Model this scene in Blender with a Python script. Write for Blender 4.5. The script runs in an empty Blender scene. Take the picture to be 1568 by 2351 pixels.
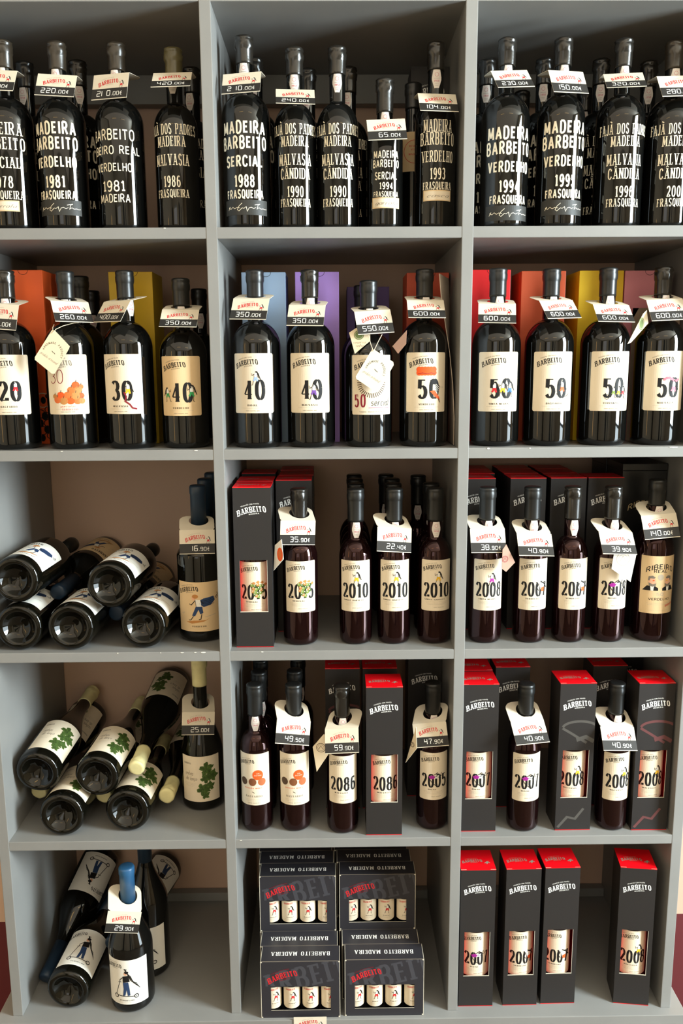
import bpy, bmesh, math, random
from math import sin, cos, pi, radians as rad, sqrt, atan2, asin
from mathutils import Vector, Matrix

scene = bpy.context.scene
COL = scene.collection
random.seed(7)

# ------------------------------------------------------------------ camera
CAMP = Vector((-0.0143, -1.4913, 1.2971))
YAW, PIT, ROL, FPX = rad(0.5458), rad(10.0167), rad(-0.3389), 1910.4
_fw = Vector((sin(YAW) * cos(PIT), cos(YAW) * cos(PIT), -sin(PIT)))
_rt = Vector((cos(YAW), -sin(YAW), 0))
_up = _rt.cross(_fw)
RT = _rt * cos(ROL) + _up * sin(ROL)
UP = _up * cos(ROL) - _rt * sin(ROL)
camd = bpy.data.cameras.new('camera')
cam = bpy.data.objects.new('camera', camd)
COL.objects.link(cam)
m = Matrix.Identity(4)
for i in range(3):
    m[i][0], m[i][1], m[i][2], m[i][3] = RT[i], UP[i], -_fw[i], CAMP[i]
cam.matrix_world = m
camd.sensor_fit = 'HORIZONTAL'
camd.sensor_width = 36.0
camd.lens = FPX * 36.0 / 1568.0
camd.clip_start = 0.05
scene.camera = cam

def at(px, py, Y):
    """world point on the plane y = Y behind photo pixel (px, py)"""
    d = _fw * FPX + RT * (px - 784) - UP * (py - 1175.5)
    return CAMP + d * ((Y - CAMP.y) / d.y)

# ------------------------------------------------------------------ light and exposure
vs = scene.view_settings
vs.view_transform = 'Standard'
vs.look = 'None'
vs.gamma = 1.0
vs.exposure = -0.08
vs.use_curve_mapping = False
scene.cycles.use_denoising = True
scene.cycles.max_bounces = 7
scene.cycles.diffuse_bounces = 4
scene.cycles.glossy_bounces = 4
scene.cycles.sample_clamp_indirect = 6.0
scene.cycles.blur_glossy = 0.3
world = bpy.data.worlds.new('world')
scene.world = world
world.use_nodes = True
world.node_tree.nodes['Background'].inputs[0].default_value = (0.55, 0.62, 0.70, 1)
world.node_tree.nodes['Background'].inputs[1].default_value = 0.3

def area(name, loc, target, sx, sy, power, color):
    d = bpy.data.lights.new(name, 'AREA')
    d.shape = 'RECTANGLE'
    d.size, d.size_y, d.energy, d.color = sx, sy, power, color
    o = bpy.data.objects.new(name, d)
    COL.objects.link(o)
    o.location = loc
    o.rotation_euler = (Vector(target) - Vector(loc)).to_track_quat('-Z', 'Y').to_euler()
    return o

# daylight through the glazed shop door on the right, a small shop window behind, and an added overhead fill light
area('door_daylight', (2.57, -1.18, 1.72), (0, -1.18, 1.72), 0.80, 1.40, 245, (0.80, 0.94, 1.0))
area('door_daylight_low', (2.57, -1.18, 0.36), (0, -1.18, 0.36), 0.80, 1.25, 50, (0.80, 0.94, 1.0))
area('window_daylight', (-0.9, -3.95, 1.65), (-0.9, 0, 1.65), 1.1, 1.2, 8, (1.0, 0.95, 0.86))
area('added_ceiling_fill', (0.1, -2.3, 2.53), (0.1, -2.3, 0), 4.4, 3.0, 50, (1.0, 0.85, 0.66))  # broad soft fill added under the ceiling, not a fixture of the room

# ------------------------------------------------------------------ materials
def lin(c):
    return tuple((v / 255 / 12.92) if v / 255 <= 0.04045 else ((v / 255 + 0.055) / 1.055) ** 2.4 for v in c)

MATS = {}
def mat(name, rgb, rough=0.6, spec=0.5, noise=0.0, nscale=40.0, bump=0.0, metal=0.0, coat=0.0, tint=None):
    if name in MATS:
        return MATS[name]
    M = bpy.data.materials.new(name)
    M.use_nodes = True
    nt = M.node_tree
    b = nt.nodes['Principled BSDF']
    c = lin(rgb)
    b.inputs['Base Color'].default_value = (*c, 1)
    b.inputs['Roughness'].default_value = rough
    b.inputs['Specular IOR Level'].default_value = spec
    b.inputs['Metallic'].default_value = metal
    b.inputs['Coat Weight'].default_value = coat
    if tint:
        b.inputs['Specular Tint'].default_value = (*tint, 1)
    if noise or bump:
        tc = nt.nodes.new('ShaderNodeTexCoord')
        n = nt.nodes.new('ShaderNodeTexNoise')
        n.inputs['Scale'].default_value = nscale
        n.inputs['Detail'].default_value = 4
        nt.links.new(tc.outputs['Object'], n.inputs['Vector'])
        if noise:
            r = nt.nodes.new('ShaderNodeValToRGB')
            r.color_ramp.elements[0].position = 0.3
            r.color_ramp.elements[1].position = 0.7
            r.color_ramp.elements[0].color = (*[v * (1 - noise) for v in c], 1)
            r.color_ramp.elements[1].color = (*[min(1, v * (1 + noise)) for v in c], 1)
            nt.links.new(n.outputs['Fac'], r.inputs['Fac'])
            nt.links.new(r.outputs['Color'], b.inputs['Base Color'])
        if bump:
            bp = nt.nodes.new('ShaderNodeBump')
            bp.inputs['Strength'].default_value = bump
            bp.inputs['Distance'].default_value = 0.001
            nt.links.new(n.outputs['Fac'], bp.inputs['Height'])
            nt.links.new(bp.outputs['Normal'], b.inputs['Normal'])
    MATS[name] = M
    return M

GREY = mat('grey_paint', (134, 133, 130), 0.38, 0.5, 0.05, 9, 0.12)
CHIP = mat('bare_wood_chip', (235, 230, 215), 0.7)
GLASS = mat('black_glass', (9, 9, 8), 0.03, 0.5)
WINEGLASS = mat('dark_red_wine_glass', (16, 5, 5), 0.035, 0.5, tint=(1.0, 0.62, 0.62))
GREENGLASS = mat('dark_green_glass', (11, 10, 6), 0.03, 0.4)
CAPBLACK = mat('black_capsule', (26, 26, 25), 0.33, 0.5)
CAPWAX = mat('black_wax', (30, 27, 23), 0.24, 0.6, 0.2, 60, 0.5)
CAPBROWN = mat('brown_wax', (44, 37, 28), 0.3, 0.6, 0.15, 60, 0.4)
CAPOLIVE = mat('olive_wax', (84, 77, 48), 0.32, 0.6, 0.15, 60, 0.3)
CAPNAVY = mat('navy_capsule', (28, 48, 68), 0.42, 0.5)
CAPBLUE = mat('blue_capsule', (40, 86, 124), 0.36, 0.5)
CAPCREAM = mat('cream_wax', (226, 216, 160), 0.45, 0.4, 0.05, 80, 0.3)
PAPER = mat('cream_paper', (230, 215, 190), 0.7, 0.25)
PAPERTAN = mat('tan_paper', (222, 192, 148), 0.7, 0.25)
PAPERWHITE = mat('white_paper', (236, 232, 222), 0.7, 0.25)
CARD = mat('card_paper', (224, 213, 192), 0.7, 0.2)
TAGTAN = mat('tag_card', (232, 214, 182), 0.75, 0.2)
TAGBROWN = mat('tag_kraft', (176, 140, 122), 0.75, 0.2)
INK = mat('black_ink', (24, 22, 22), 0.6, 0.3)
GREYINK = mat('grey_ink', (128, 118, 106), 0.7, 0.2)
FAINT = mat('faint_ink', (186, 172, 152), 0.7, 0.2)
RED = mat('red_ink', (206, 36, 44), 0.6, 0.3)
DRED = mat('wine_red_ink', (132, 28, 44), 0.6, 0.3)
ORANGE = mat('orange_ink', (236, 90, 34), 0.6, 0.3)
PUMP = mat('pumpkin_ink', (218, 110, 52), 0.6, 0.3)
PUMP2 = mat('pale_pumpkin_ink', (190, 130, 70), 0.6, 0.3)
BROWN = mat('brown_ink', (128, 78, 48), 0.6, 0.3)
DBROWN = mat('dark_brown_ink', (82, 62, 44), 0.6, 0.3)
TERRA = mat('terracotta_ink', (178, 100, 60), 0.6, 0.3)
LEAF = mat('leaf_green_ink', (70, 92, 40), 0.6, 0.3, 0.45, 160)
LEAFD = mat('dark_leaf_ink', (38, 56, 28), 0.6, 0.3)
GREEN = mat('green_ink', (52, 150, 84), 0.6, 0.3)
SEALGREEN = mat('seal_green_ink', (112, 128, 78), 0.7, 0.3)
NAVY = mat('navy_ink', (44, 66, 104), 0.6, 0.3)
BLUE = mat('blue_ink', (60, 110, 196), 0.6, 0.3)
SKYBLUE = mat('pale_blue_ink', (150, 176, 214), 0.6, 0.3)
YELLOW = mat('yellow_ink', (232, 180, 40), 0.6, 0.3)
MAGENTA = mat('magenta_ink', (158, 36, 140), 0.6, 0.3)
VIOLET = mat('violet_ink', (112, 72, 150), 0.6, 0.3)
PINK = mat('pink_ink', (200, 110, 124), 0.6, 0.3)
GRAPE = mat('grape_green_ink', (120, 140, 60), 0.6, 0.3)
SKIN = mat('skin_ink', (228, 172, 140), 0.6, 0.3)
WHITEINK = mat('white_ink', (246, 244, 238), 0.5, 0.3)
GOLDPAINT = mat('cream_lettering_paint', (252, 240, 214), 0.45, 0.4)
SILVER = mat('silver_ink', (150, 144, 128), 0.5, 0.4)
BAND = mat('charcoal_band_paper', (52, 51, 48), 0.5, 0.3)
STRIP = mat('black_strip_card', (44, 42, 40), 0.45, 0.35)
BOXBLACK = mat('charcoal_carton', (42, 39, 38), 0.45, 0.35)
BOXGHOST = mat('charcoal_carton_print', (80, 77, 73), 0.42, 0.4)
BOXWINE = mat('maroon_carton_print', (98, 58, 58), 0.42, 0.4)
BOXRED = mat('red_carton', (236, 10, 24), 0.4, 0.4)
BOXDARK = mat('black_carton', (22, 22, 23), 0.33, 0.5)
MINIBLACK = mat('blueblack_carton', (46, 45, 50), 0.36, 0.45)
MINIGHOST = mat('blueblack_carton_print', (66, 66, 72), 0.36, 0.45)
RAWEDGE = mat('raw_card_edge', (214, 206, 186), 0.8, 0.2)
GOLD = mat('gold_ink', (176, 156, 116), 0.4, 0.5)

# ------------------------------------------------------------------ object helpers
def link(name, mesh, parent=None):
    o = bpy.data.objects.new(name, mesh)
    COL.objects.link(o)
    if parent is not None:
        o.parent = parent
    return o

def thing(name, label, cat, loc=(0, 0, 0), group=None, rot=None):
    o = bpy.data.objects.new(name, None)
    COL.objects.link(o)
    o.empty_display_size = 0.02
    if rot is not None:
        o.matrix_world = Matrix.Translation(Vector(loc)) @ rot.to_4x4()
    else:
        o.location = loc
    o['label'] = label
    o['category'] = cat
    if group:
        o['group'] = group
    return o

def structure(name, mesh):
    o = link(name, mesh)
    o['kind'] = 'structure'
    return o

def mesh_from(name, verts, faces, mats, fm=None, smooth=False):
    me = bpy.data.meshes.new(name)
    me.from_pydata(verts, [], faces)
    for M in mats:
        me.materials.append(M)
    if fm:
        me.polygons.foreach_set('material_index', fm)
    if smooth:
        me.polygons.foreach_set('use_smooth', [True] * len(me.polygons))
    me.update()
    return me

def box_mesh(name, x0, x1, y0, y1, z0, z1, M, bev=0.0, chips=()):
    bm = bmesh.new()
    r = bmesh.ops.create_cube(bm, size=1.0)
    for v in r['verts']:
        v.co = Vector((x0 if v.co.x < 0 else x1, y0 if v.co.y < 0 else y1, z0 if v.co.z < 0 else z1))
    if bev:
        bmesh.ops.bevel(bm, geom=list(bm.edges), offset=bev, segments=2, affect='EDGES', profile=0.6)
    me = bpy.data.meshes.new(name)
    me.materials.append(M)
    if chips:
        me.materials.append(CHIP)
        for (cx, cy, cz, w, h) in chips:      # little flakes of missing paint along a front edge
            n = 7
            vs_ = [bm.verts.new((cx + w * cos(2 * pi * k / n) * random.uniform(.7, 1), cy,
                                 cz + h * sin(2 * pi * k / n) * random.uniform(.7, 1))) for k in range(n)]
            f = bm.faces.new(vs_)
            f.material_index = 1
    bm.to_mesh(me)
    bm.free()
    return me

def lathe_mesh(name, prof, M, seg=40, jitter=None):
    verts, faces = [], []
    rings = []
    for (r, z) in prof:
        if r < 1e-6:
            rings.append([len(verts)])
            verts.append((0, 0, z))
        else:
            ring = []
            for k in range(seg):
                a = 2 * pi * k / seg
                rr = r if jitter is None else r + jitter(a, z)
                ring.append(len(verts))
                verts.append((rr * sin(a), -rr * cos(a), z))
            rings.append(ring)
    for A, B in zip(rings, rings[1:]):
        for k in range(seg):
            k2 = (k + 1) % seg
            if len(A) == 1 and len(B) == 1:
                continue
            if len(A) == 1:
                faces.append((A[0], B[k2], B[k]))
            elif len(B) == 1:
                faces.append((A[k], A[k2], B[0]))
            else:
                faces.append((A[k], A[k2], B[k2], B[k]))
    return mesh_from(name, verts, faces, [M], smooth=True)

def tube_mesh(name, pts, r, M, seg=6):
    verts, faces = [], []
    pts = [Vector(p) for p in pts]
    for i, p in enumerate(pts):
        d = (pts[min(i + 1, len(pts) - 1)] - pts[max(i - 1, 0)]).normalized()
        a = d.cross(Vector((0.3, 1, 0.2))).normalized()
        b = d.cross(a)
        for k in range(seg):
            t = 2 * pi * k / seg
            verts.append(p + a * r * cos(t) + b * r * sin(t))
    for i in range(len(pts) - 1):
        for k in range(seg):
            k2 = (k + 1) % seg
            faces.append((i * seg + k, i * seg + k2, (i + 1) * seg + k2, (i + 1) * seg + k))
    return mesh_from(name, verts, faces, [M], smooth=True)

# ------------------------------------------------------------------ lettering: every glyph is a set of pen strokes
def arc(cx, cy, rx, ry, a0, a1, n=8):
    return [(cx + rx * cos(rad(a0 + (a1 - a0) * k / n)), cy + ry * sin(rad(a0 + (a1 - a0) * k / n))) for k in range(n + 1)]

G = {}
def _g(ch, w, *st):
    G[ch] = (w, [list(s) for s in st])
_g('A', .70, [(0, 0), (.35, 1)], [(.35, 1), (.70, 0)], [(.13, .32), (.57, .32)])
_g('B', .58, [(0, 0), (0, 1)], [(0, 1)] + [(.28, 1)] + arc(.30, .76, .24, .24, 80, -90) + [(0, .52)],
   [(0, .52), (.28, .52)] + arc(.31, .26, .27, .26, 80, -90) + [(0, 0)])
_g('C', .60, arc(.30, .68, .30, .32, 15, 180) + arc(.30, .32, .30, .32, 180, 345))
_g('D', .60, [(0, 0), (0, 1)], [(0, 1), (.22, 1)] + arc(.25, .62, .35, .38, 85, 0) + arc(.25, .38, .35, .38, 0, -90) + [(0, 0)])
_g('E', .50, [(0, 0), (0, 1)], [(0, 1), (.5, 1)], [(0, .52), (.42, .52)], [(0, 0), (.5, 0)])
_g('F', .48, [(0, 0), (0, 1)], [(0, 1), (.48, 1)], [(0, .52), (.40, .52)])
_g('G', .62, arc(.30, .68, .30, .32, 20, 180) + arc(.30, .32, .30, .32, 180, 360), [(.60, .32), (.60, .48), (.36, .48)])
_g('H', .58, [(0, 0), (0, 1)], [(.58, 0), (.58, 1)], [(0, .52), (.58, .52)])
_g('I', .02, [(.01, 0), (.01, 1)])
_g('J', .40, [(.4, 1), (.4, .25)] + arc(.2, .22, .2, .22, 0, -160))
_g('L', .48, [(0, 0), (0, 1)], [(0, 0), (.48, 0)])
_g('M', .80, [(0, 0), (.05, 1)], [(.05, 1), (.4, .15)], [(.4, .15), (.75, 1)], [(.75, 1), (.80, 0)])
_g('N', .60, [(0, 0), (0, 1)], [(0, 1), (.6, 0)], [(.6, 0), (.6, 1)])
_g('O', .62, arc(.31, .66, .31, .34, 0, 180) + arc(.31, .34, .31, .34, 180, 360) + [(.62, .66)])
_g('P', .54, [(0, 0), (0, 1)], [(0, 1), (.26, 1)] + arc(.28, .73, .26, .27, 80, -90) + [(0, .46)])
_g('Q', .62, arc(.31, .66, .31, .34, 0, 180) + arc(.31, .34, .31, .34, 180, 360) + [(.62, .66)], [(.36, .22), (.64, -.1)])
_g('R', .60, [(0, 0), (0, 1)], [(0, 1), (.26, 1)] + arc(.28, .75, .26, .25, 80, -90) + [(0, .5)], [(.28, .5), (.60, 0)])
_g('S', .54, arc(.27, .76, .26, .24, 20, 90, 4) + arc(.27, .76, .26, .25, 100, 250, 6) + arc(.27, .25, .27, .26, 70, -90, 6) + arc(.27, .25, .27, .25, -100, -165, 3))
_g('T', .66, [(.33, 0), (.33, 1)], [(0, 1), (.66, 1)])
_g('W', .90, [(0, 1), (.22, 0)], [(.22, 0), (.45, .9)], [(.45, .9), (.68, 0)], [(.68, 0), (.90, 1)])
_g('U', .58, [(0, 1), (0, .28)] + arc(.29, .29, .29, .29, 180, 360) + [(.58, 1)])
_g('V', .66, [(0, 1), (.33, 0)], [(.33, 0), (.66, 1)])
_g('X', .60, [(0, 0), (.6, 1)], [(0, 1), (.6, 0)])
_g('Z', .54, [(0, 1), (.54, 1)], [(.54, 1), (0, 0)], [(0, 0), (.54, 0)])
_g(' ', .34)
_g('.', .12, [(0, .05), (.12, .05)])
_g('0', .56, arc(.28, .60, .28, .40, 0, 180, 14) + arc(.28, .40, .28, .40, 180, 360, 14) + [(.56, .60)])
_g('1', .30, [(.20, 0), (.20, 1)], [(.20, 1), (.0, .80)], [(.02, 0), (.38, 0)])
_g('2', .54, arc(.27, .72, .26, .28, 165, -25, 10) + [(.30, .35), (.02, 0)], [(0, 0), (.54, 0)], [(.54, 0), (.54, .16)])
_g('3', .54, arc(.26, .75, .25, .25, 150, -80, 9), arc(.26, .27, .28, .27, 85, -155, 10))
_g('4', .60, [(.42, 0), (.42, 1)], [(0, .26), (.42, .96)], [(0, .26), (.62, .26)], [(.24, 0), (.60, 0)])
_g('5', .54, [(.08, 1), (.50, 1)], [(.08, 1), (.06, .52)], [(.06, .52)] + arc(.26, .32, .28, .32, 120, -150, 11))
_g('6', .56, arc(.30, .62, .28, .38, 50, 180, 7) + arc(.28, .30, .27, .30, 180, 540, 14))
_g('7', .52, [(0, 1), (.52, 1)], [(.52, 1), (.30, .5), (.20, 0)])
_g('8', .56, arc(.28, .76, .24, .24, 0, 360, 14), arc(.28, .27, .28, .27, 0, 360, 14))
_g('9', .56, arc(.28, .70, .27, .30, 0, 360, 14) + arc(.26, .38, .28, .38, 0, -130, 7))
_g('~', .5, arc(.12, .05, .12, .06, 180, 0, 4) + arc(.36, .05, .12, .06, 180, 360, 4))
# lower case, for the few words set in it
_g('a', .44, arc(.2, .27, .2, .26, 30, 330, 10), [(.42, .55), (.42, 0)])
_g('c', .40, arc(.2, .27, .2, .27, 40, 320, 9))
_g('d', .44, arc(.2, .27, .2, .26, 30, 330, 10), [(.42, 1), (.42, 0)])
_g('e', .42, [(.02, .28), (.40, .28)] + arc(.21, .27, .2, .27, 0, 320, 10))
_g('h', .42, [(0, 0), (0, 1)], [(0, .35)] + arc(.2, .36, .2, .18, 170, 0, 6) + [(.4, 0)])
_g('i', .04, [(.02, 0), (.02, .54)], [(.02, .7), (.02, .76)])
_g('l', .04, [(.02, 0), (.02, 1)])
_g('n', .42, [(0, 0), (0, .54)], [(0, .35)] + arc(.2, .36, .2, .18, 170, 0, 6) + [(.4, 0)])
_g('o', .42, arc(.2, .27, .2, .27, 0, 360, 12))
_g('p', .42, [(0, -.3), (0, .54)], arc(.2, .27, .2, .27, 160, -160, 10))
_g('r', .28, [(0, 0), (0, .54)], [(0, .35)] + arc(.15, .38, .14, .16, 160, 40, 4))
_g('s', .34, arc(.17, .40, .15, .13, 30, 240, 6) + arc(.17, .14, .16, .14, 60, -150, 6))
_g('t', .26, [(.1, .85), (.1, .1), (.24, 0)], [(0, .54), (.26, .54)])
_g('u', .42, [(0, .54), (0, .2)] + arc(.2, .2, .2, .2, 180, 350, 6), [(.42, .54), (.42, 0)])
_g('v', .40, [(0, .54), (.2, 0), (.4, .54)])
_g('g', .42, arc(.2, .27, .2, .26, 30, 330, 10), [(.41, .54), (.41, -.1)] + arc(.22, -.1, .19, .2, 0, -150, 6))
_g('f', .26, [(.1, 0), (.1, .8)] + arc(.22, .8, .12, .2, 170, 60, 4), [(0, .54), (.26, .54)])
_g('b', .44, arc(.22, .27, .2, .26, 150, -150, 10), [(0, 1), (0, 0)])
_g('m', .66, [(0, 0), (0, .54)], [(0, .35)] + arc(.16, .38, .16, .16, 170, 0, 5) + [(.32, 0)], [(.32, .35)] + arc(.48, .38, .16, .16, 170, 0, 5) + [(.64, 0)])
# the squared digits of the price cards
PG = {}
def _p(ch, w, *st):
    PG[ch] = (w, [list(s) for s in st])
_p('0', .62, [(.06, 0), (0, .08), (0, .92), (.06, 1), (.56, 1), (.62, .92), (.62, .08), (.56, 0), (.06, 0)])
_p('1', .05, [(.02, 0), (.02, 1)])
_p('2', .62, [(0, 1), (.56, 1), (.62, .92), (.62, .58), (.56, .5), (.06, .5), (0, .42), (0, 0), (.62, 0)])
_p('3', .60, [(0, 1), (.54, 1), (.60, .92), (.60, .08), (.54, 0), (0, 0)], [(.14, .5), (.6, .5)])
_p('4', .60, [(0, 1), (0, .5), (.60, .5)], [(.56, 1), (.56, 0)])
_p('5', .62, [(.62, 1), (0, 1), (0, .56), (.56, .56), (.62, .48), (.62, .08), (.56, 0), (0, 0)])
_p('6', .62, [(.62, 1), (.06, 1), (0, .92), (0, .08), (.06, 0), (.56, 0), (.62, .08), (.62, .52), (0, .54)])
_p('7', .58, [(0, 1), (.58, 1), (.58, .8), (.32, .4), (.32, 0)])
_p('8', .62, [(.06, 0), (0, .08), (0, .92), (.06, 1), (.56, 1), (.62, .92), (.62, .08), (.56, 0), (.06, 0)], [(0, .52), (.62, .52)])
_p('9', .62, [(0, 0), (.56, 0), (.62, .08), (.62, .92), (.56, 1), (.06, 1), (0, .92), (0, .5), (.62, .48)])
_p('.', .10, [(-.02, .05), (.12, .05)])
_p(' ', .3)
_p('€', .58, arc(.34, .5, .26, .5, 60, 300, 9), [(-.04, .6), (.46, .6)], [(-.04, .42), (.44, .42)])
ACC = {'Ã': ('A', '~'), 'Â': ('A', '^'), 'Ç': ('C', ','), 'ç': ('c', ',')}

#        vertical, horizontal stroke; width factor; gap; serif length; slant
STY = {
    'stencil': (.195, .165, .72, .14, 0, 0),
    'geo': (.15, .14, 1.0, .17, 0, 0),
    'serif': (.155, .06, .66, .16, .12, 0),
    'slab': (.20, .095, .74, .15, .13, 0),
    'didone': (.235, .06, .78, .10, .0, 0),
    'didone_s': (.21, .06, .72, .16, .12, 0),
    'bold': (.17, .16, .80, .16, 0, 0),
    'thin': (.06, .05, .9, .14, 0, 0),
    'small': (.15, .13, 1.0, .22, 0, 0),
    'script': (.07, .05, .85, .07, 0, .35),
    'italic': (.11, .05, .85, .12, 0, .22),
    'price': (.125, .115, 1.0, .22, 0, 0),
    'caps': (.15, .06, .62, .16, .10, 0),
}

def ribbon(pts, tv, th):
    """quads of a pen stroke whose width depends on its direction"""
    n = len(pts)
    out = []
    L, R = [], []
    for i, p in enumerate(pts):
        a = pts[max(i - 1, 0)]
        b = pts[min(i + 1, n - 1)]
        dx, dy = b[0] - a[0], b[1] - a[1]
        d = math.hypot(dx, dy) or 1e-9
        dx, dy = dx / d, dy / d
        t = (th + (tv - th) * abs(dy)) / 2
        ex = 0.0
        if n > 2 and 0 < i < n - 1:
            ux, uy = p[0] - a[0], p[1] - a[1]
            vx, vy = b[0] - p[0], b[1] - p[1]
            c = (ux * vx + uy * vy) / ((math.hypot(ux, uy) or 1e-9) * (math.hypot(vx, vy) or 1e-9))
            t /= max(.6, sqrt(max(0.01, (1 + c) / 2)))
        L.append((p[0] - dy * t, p[1] + dx * t))
        R.append((p[0] + dy * t, p[1] - dx * t))
    for i in range(n - 1):
        out.append((L[i], R[i], R[i + 1], L[i + 1]))
    return out

def glyph_quads(ch, sty, table=G):
    tv, th, wf, gap, srf, sl = sty
    extra = None
    if ch in ACC:
        ch, extra = ACC[ch]
    w, strokes = table.get(ch, table[' '])
    w = w * wf
    qs = []
    for s in strokes:
        p = [(x * wf, y) for x, y in s]
        if len(p) == 2:
            (x0, y0), (x1, y1) = p
            if abs(y1 - y0) < .12:                      # bar: keep inside the cap height
                yy = y0
                if y0 > .9: yy = 1 - th / 2
                elif -.01 < y0 < .1 and abs(x1 - x0) > .1: yy = th / 2
                p = [(x0, yy), (x1, yy)]
                if srf and abs(x1 - x0) > .2 and y0 > .9 or srf and abs(x1 - x0) > .2 and y0 < .1:
                    e = x1
                    sy = -1 if y0 > .5 else 1
                    if ch == 'T':
                        qs.append(((x0, yy), (x0 + th, yy), (x0 + th, yy - .2), (x0, yy - .2)))
                    qs.append(((e - th, yy), (e, yy), (e, yy + sy * .2), (e - th, yy + sy * .2)))
            elif srf and abs(y1 - y0) > .6:
                for (x, y) in p:
                    if abs(y) < .02 or abs(y - 1) < .02:
                        yy = th / 2 if y < .5 else 1 - th / 2
                        h = th / 2
                        qs.append(((x - tv / 2 - srf * .6, yy - h), (x + tv / 2 + srf * .6, yy - h), (x + tv / 2 + srf * .6, yy + h), (x - tv / 2 - srf * .6, yy + h)))
        if len(p) == 2 and th < tv * .6 and ch != 'Z' and (p[1][0] - p[0][0]) * (p[1][1] - p[0][1]) > .04:
            qs += ribbon(p, th + (tv - th) * .25, th)      # rising diagonals are the thin strokes
        else:
            qs += ribbon(p, tv, th)
    if extra == '~':
        qs += ribbon([(x * wf + w * .5 - .2, 1.16 + y) for x, y in G['~'][1][0]], tv * .6, .08)
    elif extra == '^':
        qs += ribbon([(w * .5 - .14, 1.1), (w * .5, 1.26)], .08, .08) + ribbon([(w * .5, 1.26), (w * .5 + .14, 1.1)], .08, .08)
    elif extra == ',':
        qs += ribbon([(w * .5, -.02), (w * .5 - .06, -.2)], .09, .09)
    if sl:
        qs = [tuple((x + y * sl, y) for x, y in q) for q in qs]
    return w, qs

def text_quads(s, h, style='small', width=None, table=G, align=0.5, sizes=None):
    """2-D quads of a line of lettering, cap height h, centred on x = 0, resting on y = 0"""
    sty = STY[style]
    tv, _, _, gap, srf, _ = sty
    x, out = 0.0, []
    for i, ch in enumerate(s):
        k = 1.0 if not sizes else sizes[i]
        w, qs = glyph_quads(ch, sty, table)
        for q in qs:
            out.append(tuple((x + (a + tv / 2) * k, b * k) for a, b in q))
        x += (w + tv + gap) * k
    x -= gap
    fx = (width / (x * h)) if width else 1.0
    return [tuple(((a - x * align) * h * fx, b * h) for a, b in q) for q in out], x * h * fx

# ------------------------------------------------------------------ flat artwork that is laid on labels, cards and cartons
class Art:
    def __init__(self):
        self.items = []
    def poly(self, M, pts, layer=1):
        self.items.append((M, list(pts), layer))
        return self
    def rect(self, M, x0, y0, x1, y1, layer=0, r=0.0):
        if r:
            p = []
            for (cx, cy, a) in ((x1 - r, y1 - r, 0), (x0 + r, y1 - r, 90), (x0 + r, y0 + r, 180), (x1 - r, y0 + r, 270)):
                p += arc(cx, cy, r, r, a, a + 90, 3)
            return self.poly(M, p, layer)
        return self.poly(M, [(x0, y0), (x1, y0), (x1, y1), (x0, y1)], layer)
    def ell(self, M, cx, cy, rx, ry, layer=1, n=16):
        return self.poly(M, arc(cx, cy, rx, ry, 0, 360, n)[:-1], layer)
    def line(self, M, pts, t, layer=1):
        for q in ribbon(pts, t, t):
            self.items.append((M, list(q), layer))
        return self
    def text(self, M, s, x, y, h, style='small', width=None, layer=1, f=None, align=.5, table=G, sizes=None):
        qs, w = text_quads(s, h, style, width, table, align, sizes)
        for q in qs:
            if f:
                self.items.append((M, [f(a, b) for a, b in q], layer))
            else:
                self.items.append((M, [(a + x, b + y) for a, b in q], layer))
        return self
    def dashes(self, M, x0, x1, y, h, layer=1, step=2.2):
        x = x0
        k = 0
        while x < x1 - .4:
            w = step * (.45 + .3 * ((k * 37) % 5) / 4)
            self.items.append((M, [(x, y), (min(x + w, x1), y), (min(x + w, x1), y + h), (x, y + h)], layer))
            x += step
            k += 1
        return self

def clipx(p, a, keep):
    out = []
    for i in range(len(p)):
        q, r = p[i], p[(i + 1) % len(p)]
        iq, ir = (q[0] - a) * keep >= -1e-9, (r[0] - a) * keep >= -1e-9
        if iq:
            out.append(q)
        if iq != ir:
            t = (a - q[0]) / (r[0] - q[0])
            out.append((a, q[1] + t * (r[1] - q[1])))
    return out

def art_mesh(name, art, f, curved=None, unit=.001, lift=.00012, base=.0):
    """lays artwork (millimetres) on a surface: f(x, y, height) -> point; curved = longest flat run in mm"""
    verts, faces, fm, mats, idx = [], [], [], [], {}
    for it, (M, p, layer) in enumerate(art.items):
        sa = sum(p[k - 1][0] * p[k][1] - p[k][0] * p[k - 1][1] for k in range(len(p)))
        if sa < 0:
            p = p[::-1]
        eps = (it % 9) * 2.5e-6              # neighbouring strokes never lie in exactly one plane
        if M.name not in idx:
            idx[M.name] = len(mats)
            mats.append(M)
        parts = [p]
        if curved:
            x0, x1 = min(a for a, b in p), max(a for a, b in p)
            if x1 - x0 > curved * 1.3:
                n = int(math.ceil((x1 - x0) / curved))
                parts = []
                for k in range(n):
                    a, b = x0 + (x1 - x0) * k / n, x0 + (x1 - x0) * (k + 1) / n
                    c = clipx(clipx(p, a, 1), b, -1)
                    if len(c) > 2:
                        parts.append(c)
        for c in parts:
            i0 = len(verts)
            verts += [f(x * unit, y * unit, base + lift * layer + eps) for x, y in c]
            faces.append(tuple(range(i0, i0 + len(c))))
            fm.append(idx[M.name])
    return mesh_from(name, verts, faces, mats, fm)

def on_cyl(R, z0, yaw=0.0):
    def f(x, y, h):
        t = x / R + yaw
        return ((R + h) * sin(t), -(R + h) * cos(t), z0 + y)
    return f

def on_plane(o, u, v, n):
    o, u, v, n = Vector(o), Vector(u), Vector(v), Vector(n)
    return lambda x, y, h: o + u * x + v * y + n * h

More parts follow.
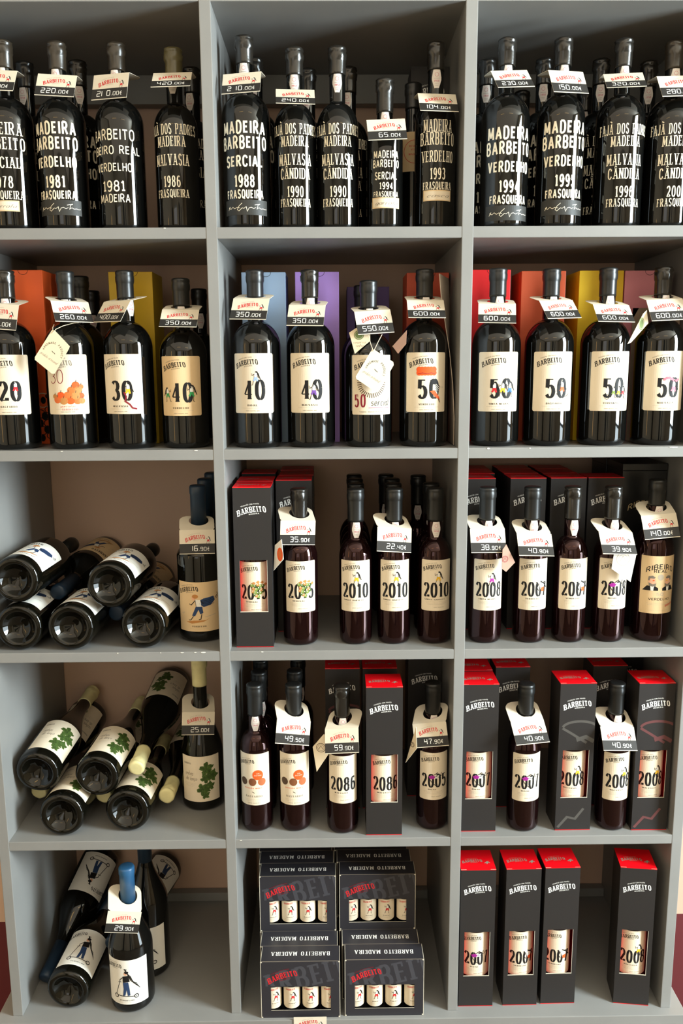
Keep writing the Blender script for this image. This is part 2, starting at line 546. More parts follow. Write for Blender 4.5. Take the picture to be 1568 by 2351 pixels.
# ------------------------------------------------------------------ printed artwork
def logo(art, cx, cy, w, M, M2=None, layer=1, k=.17):
    """the arched, rising house name with its two small lines"""
    h = w * .195
    M2 = M2 or M
    def f(a, b):
        return (cx + a - k * b, cy + b + k * a - .32 / w * a * a)
    art.text(M, 'BARBEITO', 0, 0, h, 'slab', w, layer, f)
    art.text(M2, 'TRADIÇÃO COM PAIXÃO', 0, 0, h * .2, 'small', w * .64, layer, lambda a, b: f(a - w * .03, b * 1 + h * 1.34))
    art.text(M2, 'MADEIRA', 0, 0, h * .24, 'small', w * .36, layer, lambda a, b: f(a + w * .06, b - h * .42))
    return art

def figure(art, cx, cy, s, col, layer=2, flip=1, body=PAPERWHITE, hair=INK):
    """little walking figure of the labels: bare chest, coloured breeches, long dark hair streaming behind"""
    def P(*q):
        return [(cx + flip * a * s, cy + b * s) for a, b in q]
    t = .028 * s
    art.poly(body, P((-.07, .34), (.13, .36), (.13, .10), (-.07, .10)), layer)
    art.line(INK, P((-.07, .34), (-.09, .22), (-.07, .1)), t * .7, layer + 1)
    art.line(INK, P((.14, .36), (.15, .22), (.13, .1)), t * .7, layer + 1)
    art.line(INK, P((-.05, .33), (-.22, .22), (-.24, .38)), t, layer + 1)
    art.line(INK, P((.12, .33), (.27, .18), (.22, .04)), t, layer + 1)
    art.ell(body, cx + flip * .04 * s, cy + .43 * s, .055 * s, .07 * s, layer, 12)
    art.ell(hair, cx + flip * .08 * s, cy + .47 * s, .085 * s, .055 * s, layer + 1, 12)
    art.line(hair, P((.13, .46), (.22, .34), (.28, .14), (.36, -.06)), t * 1.9, layer + 1)
    art.line(hair, P((.12, .44), (.2, .26), (.2, .1)), t * 1.2, layer + 1)
    art.poly(col, P((-.1, .12), (.15, .12), (.16, -.02), (.03, -.01), (-.1, 0)), layer + 1)
    art.poly(col, P((-.1, 0), (.03, -.01), (-.05, -.16), (-.18, -.12)), layer + 1)
    art.poly(col, P((.03, -.01), (.16, -.02), (.2, -.15), (.08, -.17)), layer + 1)
    art.line(INK, P((-.12, -.14), (-.2, -.42), (-.28, -.43)), t * 1.1, layer + 1)
    art.line(INK, P((.14, -.16), (.13, -.43), (.21, -.45)), t * 1.1, layer + 1)
    return art

def emblem(art, cx, cy, s, layer=1, col=RED, line=INK):
    return figure(art, cx, cy, s, col, layer)

def fine_print(art, M, x0, x1, ys, h=.55):
    for i, y in enumerate(ys):
        d = (i % 3) * 2.0
        art.dashes(M, x0 + d, x1 - d, y, h)

def label_large(num, grape, decor=None, paper=PAPER, ink=INK, numstyle='didone', W=80, H=106):
    a = Art().rect(paper, -W / 2, -H / 2, W / 2, H / 2, 0, 3)
    logo(a, -10, 33, 44, ink, GREYINK)
    if num:
        a.text(ink, num, 3, -28, 33, numstyle, 41)
    if grape:
        a.text(ink, grape, 0, -40.5, 3.0, 'caps', 8 + 2.6 * len(grape))
    fine_print(a, FAINT, -22, 24, (-44.2,))
    a.text(GREYINK, 'VINHO MADEIRA WINE', 0, -49.5, 1.5, 'small', 26)
    a.dashes(FAINT, 27, 36, -8, .6).dashes(FAINT, 27, 36, -10, .6)
    if decor:
        decor(a)
    return a

def label_half(year, grape, decor=None, paper=PAPER, W=64, H=99):
    a = Art().rect(paper, -W / 2, -H / 2, W / 2, H / 2, 0, 2.5)
    logo(a, -9, 33, 36, INK, GREYINK)
    a.text(INK, year, 0, -22, 26.5, 'didone', 54)
    a.text(INK, grape, -4, -28.5, 2.4, 'caps', 8 + 2.3 * len(grape))
    fine_print(a, FAINT, -22, 22, (-32, -34.5, -37))
    a.text(GREYINK, 'VINHO MADEIRA', 4, -43, 1.3, 'small', 20)
    if decor:
        decor(a)
    return a

def grapes(a):
    for i, (x, y) in enumerate(((2, 6), (8, 4), (13, 7), (18, 5), (23, 4), (5, 0), (10, -2), (15, 0), (20, -3), (8, -8), (13, -9), (4, -6), (18, -9), (23, -6), (10, -14), (14, -16), (7, -12))):
        a.ell((GRAPE, LEAF, PUMP2)[i % 3], x - 5, y - 1, 3.4, 3.4, 2, 10)
        a.ell(PAPER, x - 5.8, y + .2, 1.1, 1.1, 3, 8)
    for (x, y) in ((-4, 9), (4, 11), (12, 10), (19, 6)):
        a.poly(PUMP2, [(x, y), (x + 5, y + 3), (x + 8, y), (x + 5, y - 3)], 2)

def label_bastardo():
    a = Art().rect(PAPER, -35, -54, 35, 54, 0, 1.5)
    logo(a, -14, 34, 34, INK, GREYINK)
    a.ell(ORANGE, 9, 10, 10.5, 10.5, 2, 24)
    a.text(PAPER, 'COM', 9, 12, 1.8, 'small', 6, 3).text(PAPER, 'BASTARDO', 9, 8, 2.0, 'small', 14, 3)
    for x, c in ((-21, DBROWN), (-2, BROWN), (17, TERRA)):
        a.ell(c, x, -5, 8, 8, 1, 20)
    a.text(ORANGE, 'MADEIRA WINES', -1, -19, 2.2, 'small', 36)
    a.line(INK, [(-3, -25.5), (0, -27), (2, -28)], 1.0)
    a.text(GREYINK, 'BASTARDO', 0, -37, 3.6, 'caps', 34)
    fine_print(a, FAINT, -20, 20, (-42, -45))
    a.text(GREYINK, 'VINHO MADEIRA', 0, -50, 1.5, 'small', 26)
    return a

def bust(a, cx, cy, s, flip, eye):
    P = lambda *q: [(cx + flip * x * s, cy + y * s) for x, y in q]
    a.poly(INK, P((-.62, -.5), (.5, -.5), (.5, -.3), (.25, -.16), (-.3, -.14)), 2)
    a.poly(PAPERWHITE, P((-.02, -.5), (.16, -.5), (.2, -.15), (-.06, -.15)), 3)
    a.ell(SKIN, cx + flip * .06 * s, cy + .18 * s, .26 * s, .36 * s, 2, 16)
    a.poly(GREYINK, P((-.24, .28), (-.2, .56), (.08, .62), (.28, .5), (.2, .4), (-.08, .42), (-.14, .24)), 3)
    a.poly(GREYINK, P((-.2, .1), (.1, -.02), (.34, .06), (.3, -.18), (.08, -.24), (-.16, -.12)), 3)
    a.ell(eye, cx + flip * .16 * s, cy + .26 * s, .07 * s, .05 * s, 4, 10)

def label_busts():
    a = Art().rect(PAPERTAN, -38, -56, 38, 56, 0, 1)
    f = lambda a_, b_: (a_ - a_ * b_ * .004, 31 + b_ - .010 * a_ * a_)
    a.text(INK, 'RIBEIRO', 0, 0, 9.5, 'geo', 56, 1, f)
    a.text(INK, 'REAL', 0, 24, 5.5, 'geo', 26)
    bust(a, -17, 2, 26, 1, ORANGE)
    bust(a, 17, 2, 26, -1, YELLOW)
    a.ell(FAINT, 0, 15, 6, 6, 1)
    a.text(FAINT, '50', 0, -21, 6, 'geo', 14)
    a.text(INK, 'VERDELHO', 0, -30, 4.5, 'geo', 42)
    a.text(RED, 'BARBEITO', 0, 0, 4, 'slab', 22, 1, lambda x, y: (23 + x, -41 + y + .18 * x))
    fine_print(a, FAINT, -24, 24, (-36, -39, -50))
    return a

def label_cape():
    a = Art().rect(PAPERTAN, -46, -49, 46, 49, 0, 1)
    logo(a, -20, 31, 42, INK, GREYINK)
    a.poly(NAVY, [(4, 14), (10, 17), (30, 20), (33, 12), (24, 3), (10, 0), (2, 6)], 2)
    for k in range(4):
        a.line(INK, [(6, 12 - k * 3), (18, 13 - k * 3), (31, 18 - k * 4)], .7, 3)
    a.poly(PAPERWHITE, [(-6, 15), (4, 14), (6, 0), (-4, 0)], 2).line(INK, [(-6, 15), (-4, 0)], .8, 3)
    a.ell(SKIN, -9, 18, 4, 5, 2).ell(PUMP2, -6, 21, 6, 4, 3)
    a.line(INK, [(-6, 13), (-14, 4), (-18, 6)], 1.4, 3).line(INK, [(4, 13), (10, 6)], 1.4, 3)
    a.poly(NAVY, [(-5, 1), (7, 1), (9, -12), (3, -14), (0, -5), (-7, -18), (-13, -17)], 3)
    a.line(INK, [(-10, -18), (-16, -26), (-20, -26)], 1.4, 3).line(INK, [(6, -14), (4, -24), (0, -25)], 1.4, 3)
    a.poly(PUMP2, [(-26, -30), (-10, -27), (14, -26), (22, -23), (10, -29), (-14, -33)], 2)
    a.line(FAINT, [(-38, -14), (-30, -12), (-34, -16)], .8).line(FAINT, [(12, -20), (24, -18), (34, -16)], .8)
    a.line(INK, [(33, 16), (40, 22), (38, 26)], 1.2, 2).line(INK, [(36, 14), (42, 20)], 1.0, 2)
    a.text(INK, 'VERDELHO', 0, -40, 2.8, 'caps', 28)
    fine_print(a, FAINT, -18, 18, (-44,))
    return a

def vine_leaf(a, cx, cy, s, ang, layer=2):
    pts = []
    n = 40
    for k in range(n):
        t = 2 * pi * k / n
        r = 1 + .22 * cos(5 * t) + .10 * cos(11 * t + 1) + .06 * cos(19 * t)
        pts.append((cx + s * r * cos(t + ang), cy + s * r * sin(t + ang)))
    for k in range(n):
        a.poly(LEAF, [(cx, cy), pts[k], pts[(k + 1) % n]], layer)
    for k in range(5):
        t = 2 * pi * k / 5
        a.line(LEAFD, [(cx, cy), (cx + s * .95 * cos(t + ang), cy + s * .95 * sin(t + ang))], s * .045, layer + 1)

def label_leaf(paper=PAPER):
    a = Art().rect(paper, -43, -50, 43, 50, 0, 1)
    a.text(GREYINK, 'BARBEITO', -28, 32, 3.5, 'slab', 17)
    a.text(DBROWN, 'vinhas', -25, 8, 10, 'script', 20).text(DBROWN, 'do lanço', -20, -3, 9, 'script', 26)
    fine_print(a, FAINT, -38, -10, (-10, -13, -16))
    vine_leaf(a, 14, 22, 13, .4)
    vine_leaf(a, 26, 6, 11, 1.2)
    vine_leaf(a, 12, 2, 10, 2.2)
    vine_leaf(a, 6, -22, 12, .9)
    vine_leaf(a, 20, -16, 9, 2.8)
    vine_leaf(a, 10, -35, 8, 1.7)
    return a

def label_scooter():
    a = Art().rect(PAPERWHITE, -46, -50, 46, 50, 0, 1)
    logo(a, -26, 32, 38, INK, GREYINK)
    a.line(INK, [(-22, -30), (18, -32)], 1.6, 2).line(INK, [(-22, -28), (-13, 0)], 1.3, 2).line(INK, [(-16, 0), (-9, 1)], 1.2, 2)
    for x in (-22, 20):
        a.ell(INK, x, -32, 4.8, 4.8, 2).ell(PAPERWHITE, x, -32, 3, 3, 3).ell(INK, x, -32, 1, 1, 4)
    a.poly(NAVY, [(-6, 0), (5, 1), (7, -14), (8, -29), (3, -30), (1, -16), (-2, -29), (-7, -30), (-5, -14)], 3)
    a.poly(INK, [(-6, 14), (6, 16), (8, 2), (-6, 0)], 3)
    a.line(INK, [(-4, 13), (-12, 6), (-12, 1)], 1.5, 3)
    a.ell(SKIN, 0, 20, 3.2, 4.2, 3).ell(INK, 2, 23, 4.2, 3.2, 4)
    a.line(INK, [(2, 24), (-1, 31), (3, 29)], 2.2, 4)
    for k in range(4):
        a.line(INK, [(3, 22), (10, 14 - 3 * k), (14 + 3 * k, 2 - 4 * k), (22 + 2 * k, -4 - 4 * k)], 1.1, 4)
    a.text(INK, 'VERDELHO', 0, -42, 2.6, 'caps', 30)
    fine_print(a, FAINT, -20, 20, (-45.5,))
    return a

def label_mini():
    a = Art().rect(PAPER, -24, -24, 24, 24, 0, 1)
    a.text(RED, 'BARBEITO', 0, 0, 3.4, 'slab', 19, 1, lambda x, y: (-4 + x, 17 + y + .1 * x))
    figure(a, 1, 2, 21, RED)
    a.text(INK, 'MADEIRA', 0, -13.5, 1.5, 'caps', 15)
    fine_print(a, FAINT, -10, 10, (-16.5, -18.5))
    return a

def seal_art(h=30, M=None):
    a = Art()
    M = M or SEALPAPER
    a.poly(M, [(-6, 0), (6, 0), (8.6, -h * .40), (8.6, -h * .55), (4, -h), (-4, -h), (-8.6, -h * .55), (-8.6, -h * .40)], 0)
    a.line(PINK, arc(0, -h * .26, 3.2, 3.2, 0, 360, 10), .5).line(GREYINK, [(-5, -h * .47), (5, -h * .47)], .4)
    a.text(PINK, '1958', 0, -h * .66, 3.2, 'caps', 9)
    a.dashes(GREYINK, -3.5, 3.5, -h * .78, .6, 1, 1.4).dashes(GREYINK, -3, 3, -h * .86, .6, 1, 1.4)
    return a
SEALPAPER = mat('seal_paper', (226, 216, 208), 0.7, 0.25)

def painted(lines):
    a = Art()
    for (t, z, h, w, sty) in lines:
        a.text(GOLDPAINT, t, 0, z * 1000 - h * 500, h * 1000, sty, w * 1000, 0)
    return a

def sten(grape, year, dz=0, gw=.080):
    return [('MADEIRA', .167 + dz, .0195, .083, 'stencil'), ('BARBEITO', .1425 + dz, .0195, .088, 'stencil'),
            (grape, .112 + dz, .017, gw, 'stencil'), (year, .0795 + dz, .0185, .036, 'stencil'), ('FRASQUEIRA', .058 + dz, .0135, .070, 'stencil')]

def faja(year, s=1.0, cand=True, dz=0):
    L = [('FAJÃ DOS PADRES', .1655, .0165, .094 * s, 'serif'), ('MADEIRA', .1455, .0165, .050 * s, 'serif'),
         ('MALVASIA', .1155, .018, .061 * s, 'serif')]
    if cand:
        L += [('CÂNDIDA', .0925, .017, .055 * s, 'serif'), (year, .0625, .0175, .029 * s, 'serif'), ('FRASQUEIRA', .0445, .0130, .057 * s, 'serif')]
    else:
        L += [(year, .0800, .0175, .029 * s, 'serif'), ('FRASQUEIRA', .0604, .0130, .057 * s, 'serif')]
    return [(t, z + dz, h, w, y) for t, z, h, w, y in L]

def signature_art():
    a = Art().rect(BAND, -42, -12.5, 42, 12.5, 0)
    x = -34
    pts = []
    rnd = random.Random(3)
    a.line(GOLDPAINT, [(-34, -4), (-30, 2), (-33, 0), (-28, -2), (-24, 1), (-20, -2), (-16, 0), (-10, -1)], .8)
    a.line(GOLDPAINT, [(-6, 7), (-12, 2), (-15, -4), (-12, -6), (-6, -1), (-3, -2)], .8)
    a.line(GOLDPAINT, [(-3, -2), (1, 1), (3, -7), (6, -1), (10, 0), (14, -2), (18, 0)], .8)
    a.line(GOLDPAINT, [(16, 4), (26, 6), (22, 4), (20, -3)], .8)
    a.line(GOLDPAINT, [(20, -2), (24, 0), (28, -2), (32, -1), (36, -2), (40, -1.5)], .8)
    return a

def note_art(word):
    a = Art().rect(PAPERTAN, -26, -9, 26, 9, 0).rect(PAPER, -24, -7.2, 24, 7.2, 1)
    a.text(GREYINK, word, 0, -3, 6, 'script', 40, 2)
    return a

# ------------------------------------------------------------------ bottles
#         R, H, shoulder / neck / capsule measured down from the top, neck radius, shoulder shape
KIND = {
    'tall': (.0420, .316, .134, .092, .046, .0138, 'round'),
    'large': (.0440, .318, .136, .090, .050, .0143, 'round'),
    'half': (.0320, .251, .104, .078, .056, .0138, 'round'),
    'slim': (.0320, .299, .133, .096, .063, .0143, 'round'),
    'burgundy': (.0445, .302, .176, .072, .080, .0140, 'slope'),
    'shouldered': (.0445, .3015, .136, .084, .080, .0140, 'slope'),
    'sloping': (.0445, .3205, .215, .078, .060, .0140, 'slope'),
}
MC = {}

def radius_at(kind, R, H, z):
    """outer radius of a bottle at height z above its base"""
    _, _, ds, dn, dc, rn, shp = KIND[kind]
    zs, zn = H - ds, H - dn
    if z <= zs: return R
    if z >= zn: return rn + .0024
    t = (z - zs) / (zn - zs)
    q = (max(0, 1 - t ** 2.1)) ** .72 if shp == 'round' else .5 * (1 + cos(pi * t ** .92))
    return max(rn + .0024, rn + (R - rn) * q)

def cached(key, fn):
    if key not in MC:
        MC[key] = fn()
    return MC[key]

def glass_mesh(kind, R, H, M):
    _, _, ds, dn, dc, rn, shp = KIND[kind]
    p = [(0, .020), (.003, .0205), (.0055, .0185), (.35 * R, .0165), (.55 * R, .0105), (.66 * R, .0035), (.74 * R, .0004),
         (.82 * R, 0), (.90 * R, .0012), (.965 * R, .0045), (R * .995, .009), (R, .014)]
    zs, zn = H - ds, H - dn
    n = 6
    p += [(R, .014 + (zs - .014) * k / n) for k in range(1, n)]
    for k in range(15):
        t = k / 14
        if shp == 'round':
            q = (max(0, 1 - t ** 2.1)) ** .72
        else:
            q = .5 * (1 + cos(pi * t ** .92))
        p.append((rn + (R - rn) * q, zs + (zn - zs) * t))
    p += [(rn, zn + .003), (rn, H - dc), (rn, H - .006), (rn * .8, H - .004), (0, H - .004)]
    return lathe_mesh('glass_body', p, M, 56)

def capsule_mesh(kind, H, M, wax):
    _, _, _, _, dc, rn, _ = KIND[kind]
    r = rn + .0009
    z0 = H - dc
    p = [(rn - .0003, z0 + .0004), (r, z0), (r, z0 + .004)]
    p += [(r, H - .024), (r + .0004, H - .022), (r + .0013, H - .019), (r + .0015, H - .012), (r + .0009, H - .009), (r + .0008, H - .007),
          (r + .0012, H - .005), (r + .0010, H - .002), (r - .0012, H - .0003), (r - .004, H), (0, H - .0002)]
    if KIND[kind][6] == 'slope' and 'wax' not in M.name:
        p = [(rn - .0003, z0 + .0004), (r, z0), (r, H - .018), (r + .0009, H - .016), (r + .0010, H - .004), (r - .0003, H - .001), (r - .003, H), (0, H - .0004)]
    j = None
    if wax:
        j = lambda a, z: .0005 * sin(3 * a + z * 700) + .0004 * sin(5 * a - z * 900) if z > H - .04 else 0
    return lathe_mesh('capsule', p, M, 32, j)

def bottle(label, loc, kind, art=None, az=0, yaw=0, cap=CAPBLACK, seal=None, glass=GLASS, group=None, rot=None,
           R=None, H=None, bands=(), name='wine_bottle', key=None, part='label'):
    R0, H0 = KIND[kind][:2]
    R, H = R or R0, H or H0
    t = thing(name, label, 'bottle', loc, group, rot)
    link('glass_body', cached(('g', kind, R, H, glass.name), lambda: glass_mesh(kind, R, H, glass)), t)
    link('capsule', cached(('c', kind, H, cap.name), lambda: capsule_mesh(kind, H, cap, 'wax' in cap.name)), t)
    if art is not None:
        k = ('a', key or label, R, az, yaw)
        link(part, cached(k, lambda: art_mesh(part, art() if callable(art) else art, on_cyl(R + .0002, az, yaw), 3.5)), t)
    for (nm, ar, z, yw, kk) in bands:
        link(nm, cached(('b', kk, R, z, yw), lambda: art_mesh(nm, ar(), on_cyl(R + .0004, z, yw), 3.5)), t)
    if seal is not None:
        rn, dc = KIND[kind][5], KIND[kind][4]
        link('neck_seal', cached(('s', kind, H, seal), lambda: art_mesh('neck_seal', seal_art(), on_cyl(rn + .0004, H - dc, seal), 3)), t)
    return t

# ------------------------------------------------------------------ price cards hung round the necks
def slab(name, outline, art, f, th=.0005, M=CARD):
    """a stiff sheet with thickness: printed front, plain back and edges"""
    a2 = Art()
    a2.items = list(art.items)
    me = art_mesh(name, a2, f, lift=.00012, base=.00002)
    bm = bmesh.new()
    bm.from_mesh(me)
    mi = [i for i, m_ in enumerate(me.materials) if m_ == M]
    if not mi:
        me.materials.append(M)
        mi = [len(me.materials) - 1]
    F = [bm.verts.new(f(x * .001, y * .001, 0)) for x, y in outline]
    B = [bm.verts.new(f(x * .001, y * .001, -th)) for x, y in outline]
    fs = [bm.faces.new(B[::-1])]
    for i in range(len(F)):
        j = (i + 1) % len(F)
        fs.append(bm.faces.new((F[i], B[i], B[j], F[j])))
    for q in fs:
        q.material_index = mi[0]
    bm.to_mesh(me)
    bm.free()
    return me

PW, PH = 66.0, 46.0
def price_card(label, Xb, Yb, s, z, ps, be, ro, price, phi, L=50, d=.026, body=None):
    r = 17.6
    if body:                              # keep the hanging panel clear of the shoulder, and the hole clear of the neck
        kind, Rb, Hb, zb = body
        for _ in range(40):
            if all(d + PH * .001 * k / 8 * sin(be) > radius_at(kind, Rb, Hb, z - zb - PH * .001 * k / 8 * cos(be)) + .0022 for k in range(9)):
                break
            d += .0007
            if _ > 8: be += .02
        r = max(r, (radius_at(kind, Rb, Hb, z - zb + max(0, d - .0176) * sin(phi)) + .0024) * 1000)
    n = Vector((sin(ps), -cos(ps), 0))
    u = Vector((cos(ps), sin(ps), 0))
    c = Vector((Xb, Yb, z)) + n * d + u * s
    dn = Vector((0, 0, -1)) * cos(be) + n * sin(be)
    u2 = u * cos(ro) - dn * sin(ro)
    d2 = dn * cos(ro) + u * sin(ro)
    nrm = u2.cross(-d2)
    t = thing('price_card', label, 'price card', c)
    f = on_plane((0, 0, 0), u2, -d2, nrm)
    w = PW / 2
    a = Art().rect(CARD, -w, -PH, w, 0, 0)
    logo(a, -3, -17.5, 36, RED, FAINT, 1)
    emblem(a, 20.5, -20.5, 14)
    pn = link('card_panel', slab('card_panel', [(-w, -PH), (w, -PH), (w, 0), (-w, 0)], a, f), t)
    a = Art().rect(STRIP, -w, -PH + 1.3, w, -PH + 19.5, 2)
    k = price.index('.')
    sizes = [1.0] * k + [.72] * (len(price) - k)
    big = k >= 3
    a.text(WHITEINK, price, 0 if big else 23, -PH + 6.2, 9.2, 'price', None, 3, None, .5 if big else 1.0, PG, sizes)
    link('price_strip', art_mesh('price_strip', a, f, lift=.00012, base=.00002), pn)
    # collar flap that reaches back over the neck, with its round hole
    ind = -n * cos(phi) + Vector((0, 0, 1)) * sin(phi)
    ux = u2
    nn = ux.cross(ind)
    hx, hy = -s * 1000, d * 1000 / max(.5, cos(phi))
    N, rc = 44, 17.0
    ins, outs = [], []
    for k in range(N):
        t_ = 2 * pi * (k + .5) / N
        cx, sy = cos(t_), sin(t_)
        e = 1e9
        if cx > 1e-6: e = min(e, (w - hx) / cx)
        if cx < -1e-6: e = min(e, (-w - hx) / cx)
        if sy > 1e-6: e = min(e, (L - hy) / sy)
        if sy < -1e-6: e = min(e, (0 - hy) / sy)
        x, y = hx + e * cx, hy + e * sy
        if y > L - rc and abs(x) > w - rc:
            ccx, ccy = math.copysign(w - rc, x), L - rc
            dx, dy = x - ccx, y - ccy
            q = math.hypot(dx, dy)
            if q > rc:
                x, y = ccx + dx / q * rc, ccy + dy / q * rc
        ins.append((hx + r * cx, hy + r * sy))
        outs.append((x, y))
    V, Fc = [], []
    for h in (0, -.0005):
        for p in ins + outs:
            V.append(ux * p[0] * .001 + ind * p[1] * .001 + nn * h)
    for k in range(N):
        j = (k + 1) % N
        Fc += [(k, N + k, N + j, j), (2 * N + k, 2 * N + j, 3 * N + j, 3 * N + k), (N + k, 3 * N + k, 3 * N + j, N + j), (k, j, 2 * N + j, 2 * N + k)]
    link('collar_flap', mesh_from('collar_flap', V, Fc, [CARD]), t)
    return t

def hang_tag(label, pts, M, draw=None, strings=(), th=.0008):
    """a card tag given by its corners; strings are tubes that tie it to the neck"""
    P = [Vector(p) for p in pts]
    c = sum(P, Vector()) / len(P)
    t = thing('hang_tag', label, 'tag', c)
    nrm = Vector()
    for i in range(len(P)):
        nrm += (P[i] - c).cross(P[(i + 1) % len(P)] - c)
    nrm.normalize()
    if nrm.y > 0:
        nrm = -nrm
    u = (Vector((1, 0, 0)) - nrm * nrm.x).normalized()
    v = nrm.cross(u)
    if v.z < 0:
        v = -v
    out = [((p - c).dot(u) * 1000, (p - c).dot(v) * 1000) for p in P]
    f = on_plane((0, 0, 0), u, v, nrm)
    a = Art().poly(M, out, 0)
    if draw:
        draw(a)
    tg = link('tag_card', slab('tag_card', out, a, f, th, M), t)
    for s in strings:
        link('string', tube_mesh('string', [Vector(p) - c for p in s], .0006, TAGTAN), tg)
    return t

# ------------------------------------------------------------------ cartons
def carton_front_art(W, H, ghost, win, word='BARBEITO'):
    a = Art()
    logo(a, 0, H - 47, W * .76, WHITEINK, WHITEINK, 1, .15)
    if ghost:
        g, x0, x1 = ghost, -W / 2, W / 2
        def band(pts, t):
            for q in ribbon(pts, t, t):
                c = clipx(clipx(list(q), x0 + .5, 1), x1 - .5, -1)
                if len(c) > 2:
                    a.items.append((g, c, 1))
        zt = win[1] if win else H * .56
        band(arc(6, H * .70, 34, 14, 30, 170, 12), 5)
        band([(-28, H * .70), (-8, H * .66), (20, H * .60)], 5)
        band([(0, H * .62), (18, H * .64), (34, H * .61)], 8)
        band([(-30, 6), (-12, 28), (4, 24), (20, 46)], 5)
    return a

def gift_box(label, x, y, z, yaw=0, ghost=None, win=(70, 169, 25.5), W=70, D=68, H=307, group=None, logo_on=True, M=BOXBLACK, lid=BOXRED, name='gift_box', floor_line=True):
    """tall carton: front face at local y = 0, window cut through to a red inside"""
    t = thing(name, label, 'box', (x, y, z), group, Matrix.Rotation(yaw, 3, 'Z'))
    key = ('gb', ghost.name if ghost else None, win, W, D, H, M.name, logo_on)
    def build():
        w, d, h = W / 2000, D / 1000, H / 1000 - .0012
        th = .0007
        V, F, fm = [], [], []
        def quad(p, m_):
            i = len(V)
            V.extend(p)
            F.append((i, i + 1, i + 2, i + 3))
            fm.append(m_)
        def frontpiece(x0, x1, z0, z1):
            quad([(x0, 0, z0), (x1, 0, z0), (x1, 0, z1), (x0, 0, z1)], 0)
            quad([(x0, th, z0), (x1, th, z0), (x1, th, z1), (x0, th, z1)], 1)
        if win:
            b, tp, q = win[0] / 1000, win[1] / 1000, win[2] / 1000
            frontpiece(-w, w, 0, b); frontpiece(-w, w, tp, h); frontpiece(-w, -q, b, tp); frontpiece(q, w, b, tp)
            for (p0, p1) in (((-q, b), (q, b)), ((q, b), (q, tp)), ((q, tp), (-q, tp)), ((-q, tp), (-q, b))):
                quad([(p0[0], 0, p0[1]), (p1[0], 0, p1[1]), (p1[0], th, p1[1]), (p0[0], th, p0[1])], 2)
        else:
            frontpiece(-w, w, 0, h)
        for e in (0, th):
            k = 0 if e == 0 else 1
            quad([(-w + e, 0, 0), (-w + e, d, 0), (-w + e, d, h), (-w + e, 0, h)], k)
            quad([(w - e, 0, 0), (w - e, d, 0), (w - e, d, h), (w - e, 0, h)], k)
            quad([(-w, d - e, 0), (w, d - e, 0), (w, d - e, h), (-w, d - e, h)], k)
            quad([(-w, 0, e), (w, 0, e), (w, d, e), (-w, d, e)], k)
        a = carton_front_art(W, H, ghost, win) if logo_on else Art()
        if win:
            b, tp, q = win
            a.rect(RAWEDGE, -q - 1, b - 1.1, q + 1, b, 1).rect(RAWEDGE, q, b, q + .6, tp, 1)
        if floor_line:
            a.rect(BOXRED, -W / 2, 0, W / 2, 1.0, 1)
        me = art_mesh('carton', a, lambda x_, y_, h_: (x_, -h_, y_))
        base = len(me.materials)
        bm = bmesh.new()
        bm.from_mesh(me)
        vs_ = [bm.verts.new(p) for p in V]
        for q_, k in zip(F, fm):
            f_ = bm.faces.new([vs_[i] for i in q_])
            f_.material_index = base + k
        for m_ in (M, BOXRED, RAWEDGE):
            me.materials.append(m_)
        bm.to_mesh(me)
        bm.free()
        return me
    link('carton', cached(key, build), t)
    def build_lid():
        w, d, h0, h1 = W / 2000, D / 1000, H / 1000 - .0012, H / 1000
        a = Art()
        if logo_on:
            logo(a, -8, D * .40, W * .58, SILVER, SILVER, 1, .10)
            a.ell(SILVER, W * .30, D * .36, 2.2, 4, 1, 10).line(SILVER, [(W * .22, D * .32), (W * .30, D * .38), (W * .38, D * .34)], 2.2).line(SILVER, [(W * .28, D * .28), (W * .34, D * .42)], 2)
        a.rect(RAWEDGE, -W / 2, 0, -W / 2 + 11, .9, 1).rect(RAWEDGE, W / 2 - 11, 0, W / 2, .9, 1)
        me = art_mesh('lid', a, lambda x_, y_, h_: (x_, y_, h1 + h_))
        base = len(me.materials)
        me.materials.append(lid)
        bm = bmesh.new()
        bm.from_mesh(me)
        r = bmesh.ops.create_cube(bm, size=1.0)
        for v in r['verts']:
            v.co = Vector((v.co.x * 2 * w, (v.co.y + .5) * d, h0 if v.co.z < 0 else h1))
        for v in r['verts']:
            for f_ in v.link_faces:
                f_.material_index = base
        bm.to_mesh(me)
        bm.free()
        return me
    link('lid', cached(key + ('lid', lid.name), build_lid), t)
    return t

def tall_box(label, x, y, z, M, W=85, D=86, H=321, art=None, group=None, notch=True, yaw=0):
    t = thing('presentation_box', label, 'box', (x, y, z), group, Matrix.Rotation(yaw, 3, 'Z'))
    w, d, h = W / 2000, D / 1000, H / 1000
    me = box_mesh('carton', -w, w, 0, d, 0, h, M, .0009)
    ct = link('carton', me, t)
    if notch:                                # half-round thumb cut at the top of the front
        a = Art()
        a.line(INK, arc(W * .06, H - .3, 9, 8, 180, 360, 12), .7, 1)
        link('thumb_notch', art_mesh('thumb_notch', a, lambda x_, y_, h_: (x_, -h_, y_)), ct)
    if art:
        link('printed_drawing', art_mesh('printed_drawing', art, lambda x_, y_, h_: (x_, -h_, y_)), ct)
    return t

# ================================================================== the room
ZS = [1.5316, 1.1496, 0.7706, 0.3856, 0.0006]
D = 0.384
FLOOR = -0.46

def atz(px, py, Z):
    d = _fw * FPX + RT * (px - 784) - UP * (py - 1175.5)
    return CAMP + d * ((Z - CAMP.z) / d.z)

def ax(px, py, Y):
    return at(px, py, Y).x

